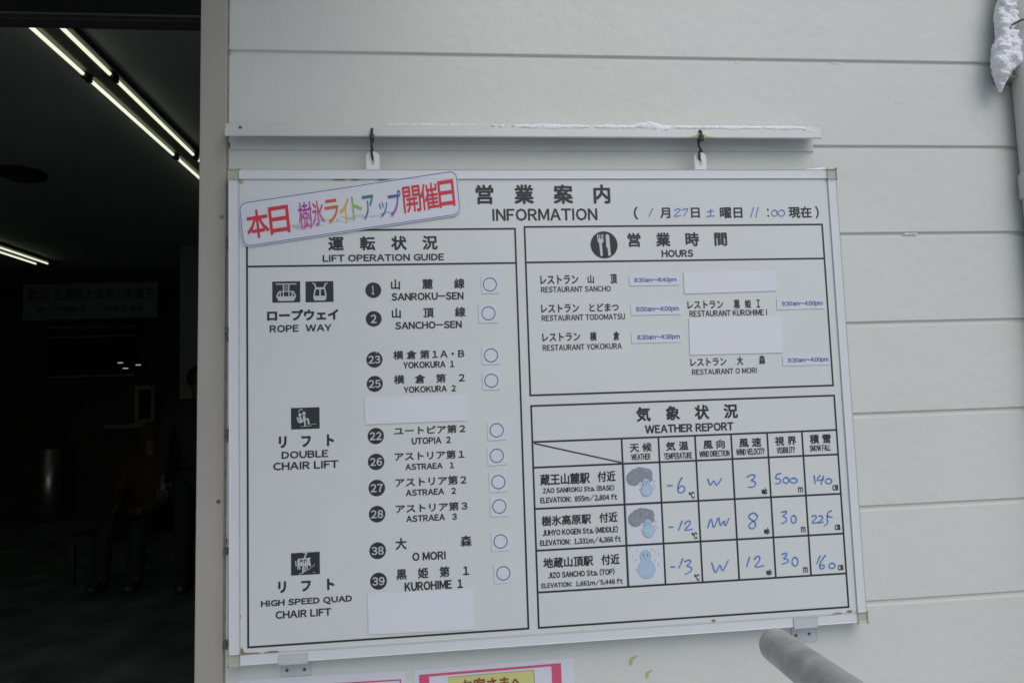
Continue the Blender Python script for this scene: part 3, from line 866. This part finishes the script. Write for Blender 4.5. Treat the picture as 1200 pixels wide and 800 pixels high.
# thin shadow-gap bead where the panel enters the frame
for q0, q1 in (((F + .2, F + 1.3), (1200 - F - .2, F + .2)), ((F + .2, 900 - F - .2), (1200 - F - .2, 900 - F - 1.3)), ((F + .2, 900 - F - 1.4), (F + 1.3, F + 1.4)), ((1200 - F - 1.3, 900 - F - 1.4), (1200 - F - .2, F + 1.4))):
    box('bead', P(q0[0], q0[1], .05), P(q1[0], q1[1], 1.0), M['bracket'], ib)

# printed rule lines (butted end to end)
LW = 3.5
def hl(x0, x1, y, w=LW): flat('rule_line', [[(x0, y - w / 2), (x1, y - w / 2), (x1, y + w / 2), (x0, y + w / 2)]], M['ink'], .35, ib)
def vl(x, y0, y1, w=LW): flat('rule_line', [[(x - w / 2, y0), (x + w / 2, y0), (x + w / 2, y1), (x - w / 2, y1)]], M['ink'], .35, ib)
h = LW / 2
def frame_lines(x0, x1, y0, y1):
    hl(x0 - h, x1 + h, y0); hl(x0 - h, x1 + h, y1); vl(x0, y0 + h, y1 - h); vl(x1, y0 + h, y1 - h)
frame_lines(32.1, 536, 116.5, 870.4); hl(32.1 + h, 536 - h, 183.7)
frame_lines(554.7, 1164.4, 113.2, 439.6); hl(554.7 + h, 1164.4 - h, 183.1)
frame_lines(555.5, 1165.1, 459.7, 870.4)
for y in (527.9, 575.9, 652.8, 729.8, 806.4): hl(555.5 + h, 1165.1 - h, y)
for x in (728.5, 801.3, 874.4, 947.3, 1020.9, 1092.7):
    for y0, y1 in ((527.9, 575.9), (575.9, 652.8), (652.8, 729.8), (729.8, 806.4)): vl(x, y0 + h, y1 - h)
flat('rule_line', ribbon([(559, 530.6), (725.5, 573.4)], 2.6)[:1], M['ink'], .42, ib)

for s, x0, x1, y0, y1, b in TEXTS:
    bw = {0.022: .034, 0.012: .031, .008: .030}.get(b, .036 if b else .030)
    if b == 0.004: bw = .047
    if b == 0.012 and all('ァ' <= c_ <= 'ー' or c_ == '\u3000' for c_ in s): bw = .055
    for o in text('lettering', s, x0, x1, y0, y1, M['ink'], .4, ib, bw):
        o['label'] = 'printed lettering ' + s.replace('\u3000', '').replace('  ', ' ').strip()
for s, x, y, r in DISCS:
    o = flat('number_disc', [circ(x, y, r)], M['ink'], .4, ib)
    o['label'] = 'black disc numbered ' + s
    if len(s) == 2:
        text('numeral', s, x - r * .74, x + r * .74, y - r * .5, y + r * .5, M['light_ink'], .75, o, .03)
    else:
        wd = .2 if s == '1' else .36
        text('numeral', s, x - r * wd, x + r * wd * (.55 if s == '1' else 1), y - r * .56, y + r * .56, M['light_ink'], .75, o, .03)

# pictograms: white figures on dark tiles
def pict(i, label, polys, extra_dark=()):
    x0, x1, y0, y1 = PICTOS[i]
    o = flat('pictogram', [[(x0, y0), (x1, y0), (x1, y1), (x0, y1)]], M['ink'], .4, ib)
    o['label'] = label
    f = lambda pl: [(x0 + (x1 - x0) * a_, y0 + (y1 - y0) * b_) for a_, b_ in pl]
    bm = bmesh.new()
    k = 0
    for pl in polys:
        vs = [bm.verts.new(P(*q, .7 + .04 * k)) for q in f(pl)]; bm.faces.new(vs); k += 1
    bmesh.ops.recalc_face_normals(bm, faces=bm.faces[:])
    bm_done(bm, 'figure', o, M['light_ink'])
    if extra_dark:
        flat('gap', [f(pl) for pl in extra_dark], M['ink'], .7 + .04 * k + .2, o)
def rc(a_, b_, c_, d_): return [(a_, c_), (b_, c_), (b_, d_), (a_, d_)]
def ln(x0, y0, x1, y1, w): return ribbon([(x0, y0), (x1, y1)], w)[0]
pict(0, 'cable car pictogram', [
    rc(.13, .87, .10, .15), rc(.38, .415, .15, .72), rc(.58, .615, .15, .72), rc(.42, .575, .22, .245), rc(.42, .575, .30, .325), rc(.42, .575, .38, .405), rc(.42, .575, .455, .48),
    [(.15, .71), (.85, .71), (.85, .74), (.77, .93), (.23, .93), (.15, .74)], rc(.24, .76, .46, .505),
    ln(.16, .72, .25, .48, .05), ln(.84, .72, .75, .48, .05), rc(.27, .31, .50, .72), rc(.69, .73, .50, .72)])
pict(1, 'gondola pictogram', [
    ln(.25, .09, .34, .14, .05), ln(.33, .12, .37, .31, .05), ln(.79, .09, .70, .14, .05), ln(.71, .12, .67, .31, .05), rc(.35, .69, .29, .36),
    ln(.35, .37, .30, .70, .05), ln(.69, .37, .73, .70, .05), rc(.495, .545, .36, .72), rc(.32, .71, .36, .39),
    [(.28, .70), (.745, .70), (.745, .80), (.71, .925), (.32, .925), (.28, .80)]])
pict(2, 'pictogram of two riders on a chair lift', [
    circ(.315, .33, .055, 16, .075), circ(.455, .27, .06, 16, .08), ln(.27, .20, .30, .10, .03), ln(.30, .10, .36, .055, .03), ln(.36, .06, .41, .13, .03),
    ln(.22, .44, .26, .66, .05), ln(.26, .66, .36, .70, .06), ln(.31, .43, .36, .66, .09), ln(.34, .66, .46, .60, .08), ln(.455, .37, .46, .58, .085),
    ln(.46, .55, .60, .53, .07), ln(.60, .53, .62, .80, .06), ln(.48, .58, .495, .87, .055), ln(.33, .88, .72, .86, .02), ln(.68, .80, .90, .77, .02)])
pict(3, 'pictogram of four riders on a chair lift', [
    ln(.43, .03, .57, .03, .03), ln(.54, .04, .46, .26, .05), ln(.24, .30, .68, .27, .06), ln(.16, .36, .18, .60, .035),
    ln(.26, .32, .27, .66, .08), ln(.35, .40, .36, .60, .06), ln(.42, .34, .44, .62, .05), ln(.50, .36, .52, .62, .05), ln(.62, .30, .66, .62, .07), rc(.28, .62, .48, .58), ln(.56, .30, .58, .52, .05),
    ln(.42, .62, .41, .90, .055), ln(.49, .62, .48, .85, .04), ln(.56, .58, .56, .75, .04), ln(.24, .66, .25, .74, .04), ln(.30, .66, .31, .74, .04),
    ln(.28, .95, .45, .88, .03), ln(.46, .86, .64, .74, .025), ln(.64, .74, .83, .55, .02), ln(.75, .90, .84, .90, .02)])
fx, fy, fr = FORK
o = flat('pictogram', [circ(fx, fy, fr, 56)], M['ink'], .4, ib); o['label'] = 'black disc with fork and knife'
def u(x, y): return (fx + (x - 557) / 315 * fr, fy + (y - 458) / 315 * fr)
fork = [[u(*q) for q in pl] for pl in (
    [(398, 215), (424, 215), (430, 320), (405, 325)], [(444, 215), (460, 215), (468, 320), (452, 320)], [(486, 215), (502, 215), (508, 320), (492, 320)], [(522, 215), (545, 215), (545, 325), (530, 320)],
    [(405, 321), (545, 321), (542, 390), (505, 425), (515, 715), (462, 715), (440, 410), (410, 385)],
    [(600, 235), (630, 212), (665, 218), (685, 250), (704, 712), (642, 712), (634, 525), (606, 520)])]
flat('figure', fork, M['light_ink'], .75, o)

# marker handwriting
for st in STROKES:
    flat('handwriting', ribbon(smooth_line(st, 5), 1.9 if st[0][1] < 110 else 2.5, .25), M['blue_marker'], .8, ib)
# scratches, rust where water sits in the frame
flat('scratch', ribbon([(265, 352), (283, 341), (300, 336)], .8, .6)[:2], M['ghost'], .5, ib)
def stain(pts, mt='rust', out=3.6, k=3): sheet('rust_stain', smooth_line(pts + [pts[0]], k)[:-1], M[mt], out - .6, out, ib)
stain([(18.5, 882), (19, 875), (21, 870), (24, 875), (27, 879.5), (46, 880), (54, 881.6), (40, 882.6), (24, 883)], out=1.6)
stain([(58, 881.6), (70, 879.4), (84, 879.8), (82, 882), (70, 882.6)], out=1.6)
stain([(190, 19.5), (200, 17), (214, 18.5), (208, 20.5)], out=1.6); stain([(222, 19), (236, 17.5), (240, 19.5), (228, 20.5)], out=1.6)
stain([(275, 19), (300, 17.5), (306, 19.5), (280, 20.8)], out=1.6); stain([(19, 22), (23, 19), (26, 22), (22, 27)], 'moss', 1.6)
stain([(1128, 881.2), (1144, 879.4), (1150, 881), (1140, 882.3)], out=1.6); stain([(1159, 879), (1166, 876.5), (1173, 878.5), (1166, 881)], out=1.6)
stain([(887, 879), (892, 876.2), (896, 878), (892, 881)], out=1.6); stain([(16, 842), (18, 839), (19, 844)], out=1.6, k=1); stain([(17.5, 815), (19.5, 813), (19, 819)], out=1.6, k=1)
stain([(560, 884), (575, 880), (590, 884), (575, 886)], 'ghost', 1.6)

# hanging tabs on the top edge, each with a keyhole slot
def tab(x0, x1, y0, y1):
    cx = (x0 + x1) / 2; r = (x1 - x0) / 2
    bm = bmesh.new()
    N = 20
    outer = []
    for i in range(N + 1):
        a_ = math.pi - math.pi * i / N
        outer.append((cx + r * math.cos(a_), y0 + r * .8 - r * .8 * math.sin(a_)))
    outer += [(x1, y1)] + [(x0, y1)]
    hy = y0 + (y1 - y0) * .60
    n = len(outer)
    hole = []
    for x, y in outer:
        a_ = math.atan2(y - hy, x - cx)
        rr_ = 4.6 - 1.2 * abs(math.cos(a_))
        hole.append((cx + rr_ * math.cos(a_) * .95, hy + rr_ * math.sin(a_) * (1.35 if math.sin(a_) < 0 else 1.7)))
    lay = {}
    for nm, pts, o_ in (('ot', outer, 1.2), ('ht', hole, 1.2), ('ob', outer, -1.0), ('hb', hole, -1.0)):
        lay[nm] = [bm.verts.new(P(x, y, o_)) for x, y in pts]
    for i in range(n):
        j = (i + 1) % n
        bm.faces.new((lay['ot'][i], lay['ot'][j], lay['ht'][j], lay['ht'][i]))
        bm.faces.new((lay['ob'][i], lay['hb'][i], lay['hb'][j], lay['ob'][j]))
        bm.faces.new((lay['ot'][i], lay['ob'][i], lay['ob'][j], lay['ot'][j]))
        bm.faces.new((lay['ht'][i], lay['ht'][j], lay['hb'][j], lay['hb'][i]))
    bmesh.ops.recalc_face_normals(bm, faces=bm.faces[:])
    bm_done(bm, 'hanging_tab', ib, M['tab'])
tab(253.9, 279.2, -36, -.6)
tab(903.2, 927.8, -36, -.6)

# ================================================================ THINGS ON THE BOARD
nums = ('1', '2', '23', '25', '22', '26', '27', '28', '38', '39')
rows = ('the SANROKU-SEN line, topmost of the column', 'the SANCHO-SEN line, second from the top', 'YOKOKURA 1, first below the rope ways', 'YOKOKURA 2, above the blank strip', 'UTOPIA 2, just below the blank strip', 'ASTRAEA 1, the last but four', 'ASTRAEA 2, midway between the ones above and below', 'ASTRAEA 3, above the wide gap in the column', 'the wide-spaced O MORI line', 'KUROHIME 1, lowest of the column')
for (x0, x1, y0, y1, cx, cy, r), wh, tl in zip(MAGNETS, rows, (0, 0, .5, 0, -1, -2.5, -1, 1, 0, -1)):
    c_, s_ = math.cos(R(tl)), math.sin(R(tl))
    mx, my = (x0 + x1) / 2, (y0 + y1) / 2
    q = [(mx + (x - mx) * c_ - (y - my) * s_, my + (x - mx) * s_ + (y - my) * c_) for x, y in ((x0, y0), (x1, y0), (x1, y1), (x0, y1))]
    o = sheet('magnet_card', q, M['magnet'], .45, 1.3)
    tag(o, 'white ring magnet beside ' + wh, 'magnet', 'status magnets on the board')
    flat('ring', ringpolys(cx, cy, r - .75, r + .75), M['blue_print'], 1.65, o)
for q, l in zip(COVERS, ('blank white magnetic strip above the row of black disc 22', 'blank white magnetic sheet below the row of black disc 39', 'blank white magnetic strip, upper one in the hours table', 'tall blank white magnetic sheet, lower one in the hours table')):
    tag(sheet('blank_cover', q, M['cover'], .5, 1.7), l, 'magnet', 'blank magnetic covers on the board')
for k, (s, x0, x1, y0, y1, a0, a1, b0, b1) in enumerate(STRIPS):
    o = sheet('time_strip', [(x0, y0), (x1, y0), (x1, y1), (x0, y1)], M['magnet'], .45, 1.3)
    tag(o, ('white time strip reading 8:30am to 8:40pm, top left of the hours table', 'white time strip reading 9:00am to 4:00pm, middle of the left column', 'white time strip reading 8:30am to 4:30pm, lowest of the left column',
            'white time strip reading 9:30am to 4:00pm, upper one at the right edge', 'white time strip reading 9:30am to 4:00pm, lower one at the right edge')[k], 'magnet', 'time strips on the hours table')
    text('lettering', s, a0, a1, b0, b1, M['strip_print'], 1.65, o, .03)

# tilted banner magnet
Q = STICKER
def bil(u_, v_):
    tx = tuple(Q[0][i] + (Q[1][i] - Q[0][i]) * u_ for i in (0, 1)); bx_ = tuple(Q[3][i] + (Q[2][i] - Q[3][i]) * u_ for i in (0, 1))
    return tuple(tx[i] + (bx_[i] - tx[i]) * v_ for i in (0, 1))
def rrect(ix, iy, rx, ry, n=7):
    pts = []
    for cx, cy, a0 in ((ix + rx, iy + ry, 180), (1 - ix - rx, iy + ry, 270), (1 - ix - rx, 1 - iy - ry, 0), (ix + rx, 1 - iy - ry, 90)):
        for i in range(n):
            a_ = R(a0 + 90 * i / (n - 1))
            pts.append(bil(cx + rx * math.cos(a_), cy + ry * math.sin(a_)))
    return pts
st = sheet('event_sign', rrect(-.004, -.02, .035, .17), M['magnet'], 2.3, 2.9)
tag(st, 'tilted white sign with rainbow Japanese lettering in a blue rounded outline', 'sign')
ou = rrect(0, 0, .034, .165); inn = rrect(.0033, .016, .031, .15)
flat('outline', [[ou[i], ou[(i + 1) % len(ou)], inn[(i + 1) % len(inn)], inn[i]] for i in range(len(ou))], M['frame_blue'], 3.2, st)
def grad(name, c0, c1):
    ma = mat(name, c0, .5)
    n = ma.node_tree.nodes; l = ma.node_tree.links
    g = n.new('ShaderNodeTexCoord'); sx = n.new('ShaderNodeSeparateXYZ'); mr = n.new('ShaderNodeMapRange'); mx = n.new('ShaderNodeMix'); mx.data_type = 'RGBA'
    l.new(g.outputs['Generated'], sx.inputs[0]); l.new(sx.outputs[2], mr.inputs[0]); mr.inputs[1].default_value = .15; mr.inputs[2].default_value = .85
    l.new(mr.outputs[0], mx.inputs[0]); mx.inputs[6].default_value = (*c1, 1); mx.inputs[7].default_value = (*c0, 1)
    l.new(mx.outputs[2], n['Principled BSDF'].inputs['Base Color'])
    return ma
red = M['red']
chars = [('本', .073, .098, .20, .85, red, .035), ('日', .170, .090, .19, .83, red, .045),
 ('樹', .288, .062, .19, .80, grad('violet_red_print', (.36, .07, .40), (.62, .10, .30)), .02), ('氷', .346, .054, .20, .78, grad('pink_red_print', (.62, .07, .13), (.52, .12, .42)), .025),
 ('ラ', .409, .062, .22, .76, grad('red_orange_print', (.62, .10, .05), (.68, .22, .06)), .03), ('イ', .468, .044, .24, .80, grad('orange_yellow_print', (.66, .42, .04), (.68, .52, .06)), .028),
 ('ト', .524, .044, .24, .76, grad('yellow_green_print', (.22, .48, .12), (.34, .55, .16)), .03), ('ア', .578, .052, .25, .80, grad('teal_print', (.02, .24, .22), (.03, .18, .34)), .028),
 ('ッ', .645, .040, .46, .80, grad('deep_blue_print', (.06, .24, .50), (.05, .13, .42)), .022), ('プ', .700, .060, .24, .82, grad('indigo_print', (.06, .12, .38), (.32, .12, .42)), .026),
 ('開', .780, .082, .19, .80, red, .028), ('催', .862, .084, .19, .80, red, .028), ('日', .943, .076, .18, .80, red, .045)]
for i, (ch, uc, wd, v0, v1, mt_, bd) in enumerate(chars):
    if 2 <= i <= 9:
        sk = lambda x, y, uc=uc, v0=v0, v1=v1: bil(x - .10 * (v1 - y) / (v1 - v0) * .6 , v1 - (v1 - y) * .26 + .02)
        text('drop_shadow', ch, uc - wd / 2, uc + wd / 2, v0, v1, M['ghost'], 3.2, st, .01, fn=sk)
    text('lettering', ch, uc - wd / 2, uc + wd / 2, v0, v1, mt_, 3.5, st, bd * .65, fn=bil)

# weather cards
def card(cell, label, kind):
    x0, x1, y0, y1 = cell
    o = sheet('weather_card', [(x0, y0), (x1, y0), (x1, y1), (x0, y1)], M['magnet'], .5, 1.3)
    tag(o, label, 'magnet', 'weather cards in the weather table')
    f = lambda a_, b_: (x0 + (x1 - x0) * a_, y0 + (y1 - y0) * b_)
    W_, H_ = x1 - x0, y1 - y0
    def el_(cx, cy, rx, ry, n=28): return [f(cx + rx * math.cos(2 * math.pi * i / n), cy + ry * math.sin(2 * math.pi * i / n)) for i in range(n)]
    if kind == 'cloud':
        blobs = [(.20, .36, .15, .17), (.30, .24, .13, .12), (.42, .19, .13, .11), (.54, .20, .12, .10), (.66, .27, .13, .14), (.70, .36, .08, .10), (.45, .32, .22, .12), (.27, .42, .14, .12)]
        for z_, gr, mt_ in ((1.6, .012, M['cloud_line']), (2.0, 0, M['cloud'])):
            bm = bmesh.new()
            for k, (a_, b_, c_, d_) in enumerate(blobs):
                bm.faces.new([bm.verts.new(P(*q, z_ + .03 * k)) for q in el_(a_, b_, c_ + gr, d_ + gr)])
            bmesh.ops.recalc_face_normals(bm, faces=bm.faces[:])
            for fc in bm.faces:
                if fc.normal.y > 0: fc.normal_flip()
            bm_done(bm, 'cloud_print', o, mt_)
        hx, hy, hr, bx_, by_, br, brx, z0 = .60, .47, .10, .61, .68, .155, .155, 2.4
        flakes = [(.80, .42), (.84, .46), (.80, .56), (.86, .60), (.40, .66), (.82, .66), (.43, .52)]
    else:
        hx, hy, hr, bx_, by_, br, brx, z0 = .49, .26, .15, .50, .60, .24, .24, 1.6
        flakes = [(.24, .09), (.12, .24), (.20, .33), (.68, .10), (.77, .15), (.87, .22), (.75, .38), (.86, .50), (.20, .60)]
    flat('snowman_outline', [el_(hx, hy, hr + .014, (hr + .014) * .95), el_(bx_, by_, brx + .014, br + .014)][:1], M['snowman_line'], z0, o)
    flat('snowman_outline', [el_(bx_, by_, brx + .014, br + .014)], M['snowman_line'], z0 + .05, o)
    flat('snowman_print', [el_(bx_, by_, brx, br)], M['snowman'], z0 + .2, o)
    flat('snowman_print', [el_(hx, hy, hr, hr * .95)], M['snowman'], z0 + .3, o)
    e = hr / .15
    for sx in (-.055, .06):
        flat('eye_print', [el_(hx + sx * e, hy - .01 * e, .016 * e, .024 * e, 12)], M['ink'], z0 + .5, o)
        if kind != 'cloud': flat('brow_print', [el_(hx + sx * e, hy - .06, .032, .007, 10)], M['ink'], z0 + .5, o)
    flat('mouth_print', ribbon([f(hx - .025 * e, hy + .06 * e), f(hx, hy + .075 * e), f(hx + .03 * e, hy + .06 * e)], .8)[:2], M['ink'], z0 + .5, o)
    for k, (a_, b_) in enumerate(flakes):
        flat('flake_print', [el_(a_, b_, .016, .026, 8)], M['flake'], 1.7, o)
card((731.5, 799, 578.6, 650.5), 'weather card with grey cloud and small snowman, upper of the two', 'cloud')
card((731.2, 799, 655.6, 727.6), 'weather card with grey cloud and small snowman, lower of the two', 'cloud')
card((731.2, 799, 732.6, 804), 'weather card with one large blue snowman among flakes', 'man')

# ================================================================ HANGING RAIL, HOOKS, BRACKETS
rail = thing('wall_rail', 'long off-white metal rail above the board carrying the hooks', 'rail', (.58, WF, ZB + .075))
bm = bmesh.new()
# channel profile (y, z): plate on the wall, top flange forward, front lip down
ry = WF - .0006
prof = [(ry, .090), (ry - .004, .093), (.002, .091), (-.002, .0885), (-.0045, .078), (-.0075, .0655), (-.0065, .0635), (-.0030, .0640), (-.0010, .0760), (.0015, .0860), (ry - .003, .0870), (ry - .003, .0490), (ry, .0485)]
x0_, x1_ = -.0055, 1.1725
A = [bm.verts.new((x0_, y, ZB + z)) for y, z in prof]; Bv = [bm.verts.new((x1_, y, ZB + z)) for y, z in prof]
for i in range(len(prof)):
    j = (i + 1) % len(prof)
    bm.faces.new((A[i], A[j], Bv[j], Bv[i]))
bm.faces.new(A[::-1]); bm.faces.new(Bv)
bmesh.ops.recalc_face_normals(bm, faces=bm.faces[:])
bm_done(bm, 'channel', rail, M['rail'])
for x in (.022,):
    tube('screw_head', [(x, -.003, ZB + .081), (x, -.0062, ZB + .0805)], .0026, M['screw'], rail, 10)
stn = sheet('rust_mark', smooth_line([(888, -63.8), (905, -68), (918, -71), (930, -67), (944, -64), (930, -63.6)], 3), M['moss'], 6.9, 8.2, rail)
# snow lying along the rail
bl = []
x = .30
while x < 1.158:
    k = noise.noise(Vector((x * 9, 0, 3))) + .5 * noise.noise(Vector((x * 31, 1, 3)))
    if k > -.6:
        bl.append((x, .010, ZB + .0902, .010, .012, .0018 + .0026 * max(k + .4, 0)))
    if k > -.12 and x > .45:
        bl.append((x + .004, -.0020, ZB + .0865, .010, .0030, .0030 + .0055 * min(k + .2, .8)))
    x += .007
for x, z, r in ((.788, .088, .008), (.798, .090, .012), (.812, .089, .015), (.824, .087, .016), (.836, .083, .012), (.830, .077, .007), (.846, .083, .008), (.815, .094, .010), (1.140, .084, .006), (1.150, .081, .007), (1.160, .078, .006), (1.166, .076, .004), (.60, .088, .006), (.50, .088, .005), (.515, .087, .006), (.54, .088, .005)):
    bl.append((x, .002, ZB + z, r * 1.2, .008, r * .62))
tag(lump('rail_snow', bl, .0016, .0012, M['snow'], seed=1, nscale=130), 'thin ridge of snow lying along the top of the rail', 'snow')
tag(lump('board_snow', [(1.14 + i * .006, .006, ZB + .0005 + .0003 * i, .007, .008, .0025 + .0004 * i) for i in range(7)] + [(1.184, .004, ZB + .001, .010, .007, .003)], .0014, .0006, M['snow'], seed=5, nscale=120), 'sliver of snow on the top right corner of the board', 'snow')

def hook(x, label, twist):
    t = thing('s_hook', label, 'hook', (x, -.008, ZB + .05), 'hooks holding the board')
    pts = []
    cyl = []
    for i in range(13):                                   # upper loop over the rail lip
        a_ = R(200 - 200 * i / 12)
        pts.append((x + twist * .001 * i / 12, -.0065 + .0075 * math.cos(a_), ZB + .0675 + .0075 * math.sin(a_)))
    pts = pts[::-1]
    pts = [(x, .0035, ZB + .056)] + [(x, -.0050 + .0085 * math.cos(R(a_)), ZB + .069 + .0095 * math.sin(R(a_))) for a_ in range(0, 181, 20)] + \
          [(x - twist * .002, -.0135, ZB + .058), (x - twist * .004, -.0115, ZB + .046), (x + twist * .001, -.008, ZB + .034)]
    tube('hook_rod', pts, .0024, M['iron'], t, 10)
    lo = [(x - twist * .001, -.010, ZB + .042), (x - .001 - twist * .002, -.0085, ZB + .034), (x - twist * .002, -.0050, ZB + .0245), (x, .0005, ZB + .0205), (x + twist * .002, .006, ZB + .025), (x + twist * .003, .0065, ZB + .032)]
    tube('hook_eye', lo, .0022, M['iron'], t, 10)
    box('ferrule', (x - .0042, -.0168, ZB + .054), (x + .0042, -.0100, ZB + .0665), M['iron'], t, .0018)
    return t
hook(.2664, 'black wire hook carrying the left tab of the board', 0.3)
hook(.9155, 'rusty wire hook carrying the right tab of the board', 1.6)

def bracket(x0, x1, y0, y1, y2, label, screws, mtl, pl_):
    t = thing('wall_bracket', label, 'bracket', P((x0 + x1) / 2, y2, 0, WF), 'brackets under the board')
    box('lip', P(x0, y1, 2.2), P(x1, y0, 4.0), mtl, t, .0006)
    box('shelf', P(x0 + .3, y1 + 1.8, -29.0), P(x1 - .3, y1 + .05, 3.9), mtl, t, .0004)
    box('plate', P(pl_[0], y2, .2, WF), P(pl_[1], y1 - 4, 2.4, WF), mtl, t, .0006)
    for sx, sy in screws:
        tube('screw', [P(sx, sy, 2.4, WF), P(sx, sy, 3.8, WF)], .0027, M['screw'], t, 10)
bracket(86, 136, 886, 902.0, 936, 'left grey metal bracket under the board, with two screws', ((93.1, 924.6), (124.3, 925.2)), M['bracket'], (83.5, 135))
bracket(1050, 1098, 884, 901.5, 941, 'right pale bracket under the board, partly behind the handrail', ((1095.5, 925.8), (1068, 927)), M['bracket'], (1060, 1111))

# ================================================================ POSTERS
pa = sheet('poster', [(8, 936), (306.5, 940.5), (304, 1150), (6, 1146)], M['paper'], .3, 1.0, base=WF)
tag(pa, 'white laminated poster with a thin pink border under the board', 'poster')
def bar(o, x0, y0, x1, y1, x2, y2, x3, y3, mt, out=1.35): flat('border', [[(x0, y0), (x1, y1), (x2, y2), (x3, y3)]], mt, out, o, WF)
bar(pa, 18, 951.5, 298.5, 955.6, 298.5, 958.2, 18, 954, M['pink'])
bar(pa, 296, 958.3, 298.5, 958.3, 296, 1140, 293.5, 1140, M['pink'])
bar(pa, 18, 954.2, 20.5, 954.2, 18.5, 1136, 16, 1136, M['pink'])
bar(pa, 16, 1136.1, 293.4, 1140.1, 293.4, 1142.6, 16, 1138.6, M['pink'])
pb = sheet('poster', [(322.5, 941), (624, 938.5), (626, 1150), (325, 1152)], M['paper'], .3, 1.0, base=WF)
tag(pb, 'white laminated poster with a thick magenta frame and yellow heading', 'poster')
bar(pb, 331.5, 950.2, 599, 947.5, 599, 952, 331.5, 954.8, M['pink'])
bar(pb, 331.5, 954.9, 350, 954.7, 351, 1138, 332.5, 1138, M['pink'])
bar(pb, 580.5, 952.3, 599, 952.1, 601, 1136, 582.5, 1136, M['pink'])
bar(pb, 332.5, 1138.1, 601, 1136.1, 601, 1141, 332.5, 1143, M['pink'])
flat('heading_panel', [[(385, 958.8), (546, 957.2), (547, 997), (386, 998)]], M['yellow'], 1.35, pb, WF)
for g in (((385, 958.0), (546, 956.4), (546, 957.1), (385, 958.7)), ((546.1, 956.4), (547.1, 956.4), (548.1, 997), (547.1, 997))):
    flat('heading_outline', [list(g)], M['brown'], 1.4, pb, WF)
text('lettering', 'お客さまへ', 410, 524, 963, 991, M['brown'], 1.75, pb, .03, base=WF)
text('lettering', '本日は強風のため運休する場合があります', 365, 570, 1020, 1034, M['ink'], 1.35, pb, .0, base=WF)

# ================================================================ HANDRAIL
hr = thing('handrail', 'grey galvanised pipe handrail rising toward the board from lower right', 'handrail', (.72, -1.0, -.05))
e = Vector((.8052, -.431, 1.0495)); dr = Vector((-.159, -.979, .129)).normalized()
r_ = .02135
pts = []; rr_ = []
for i in range(9):
    a_ = R(90 * i / 8)
    pts.append(e + dr * (.012 - .012 * math.sin(a_) + 0)); rr_.append(max(r_ * math.cos(a_), .0004))
pts = pts[::-1]; rr_ = rr_[::-1]
for s in (.02, .08, .3, .6, 1.0, 1.6):
    pts.append(e + dr * s); rr_.append(r_)
tube('top_rail', pts, r_, M['galv'], hr, 40, rr=rr_)
for s in (.45, 1.45):
    p = e + dr * s
    tube('leg', [(p.x, p.y, p.z - .022), (p.x, p.y, -.05)], .019, M['galv'], hr, 24)
    tube('base_plate', [(p.x, p.y, -.0495), (p.x, p.y, -.04)], .05, M['galv'], hr, 24)

# ================================================================ DOWNPIPE AND ITS SNOW
dp = thing('downpipe', 'off-white rain downpipe at the right edge of the wall', 'downpipe', (1.64, -.02, 0))
PX, PYY, PR = PIPE
tube('pipe', [(PX, PYY, -.03), (PX, PYY, 3.4)], PR, M['pipe'], dp, 40)
wr = [P(x_, y_, (8, 14, 22, 30, 36)[i]) for i, (x_, y_) in enumerate(WIRE)]
tube('strap_wire', wr + [Vector((PX + .03, PYY - PR - .004, wr[-1].z)), Vector((PX + .05, PYY, wr[-1].z - .01))], .0022, M['cable'], dp, 8)
tq = [(x_, y_) for x_, y_ in TAN]
bk = sheet('pipe_bracket', tq, M['tan'], -28, -2, dp)
box('bracket_foot', P(tq[0][0] - 2, tq[0][1] + 3, -29.4), P(tq[1][0], tq[0][1] + .3, 6), M['tan'], dp, .0006)
bl = []
for i in range(len(PIPE_SNOW) - 1):
    for k in range(4):
        t = k / 4
        a_ = [PIPE_SNOW[i][j] + (PIPE_SNOW[i + 1][j] - PIPE_SNOW[i][j]) * t for j in range(3)]
        rx = (a_[1] - a_[0]) / 2; cx = (a_[0] + a_[1]) / 2
        p = P(cx, a_[2], 6)
        bl.append((p.x, p.y + .006, p.z, rx * .80 / 1000, min(rx * .6, 14) / 1000, .010))
        for n_ in range(4):                      # knobs of wind-packed snow
            r = rx * random.uniform(.22, .48) / 1000
            bl.append((p.x + random.uniform(-1, .72) * (rx * .97 / 1000 - r), p.y - random.uniform(-.004, .014) * min(rx / 22, 1), p.z + random.uniform(-.008, .008), r, r * random.uniform(.7, 1.2), r * random.uniform(.6, 1.1)))
tag(lump('snow_clump', bl, .0017, .0017, M['snow'], seed=9, nscale=230), 'knobbly white snow clump stuck between wall and downpipe', 'snow')
for x_, y_ in BUMPS:
    z_ = P(x_, y_).z
    tube('pipe_socket', [(PX, PYY, z_ - .028), (PX, PYY, z_ - .024), (PX, PYY, z_ + .024), (PX, PYY, z_ + .028)], PR, M['pipe'], dp, 40, rr=[PR + .001, PR + .0045, PR + .0045, PR + .001])
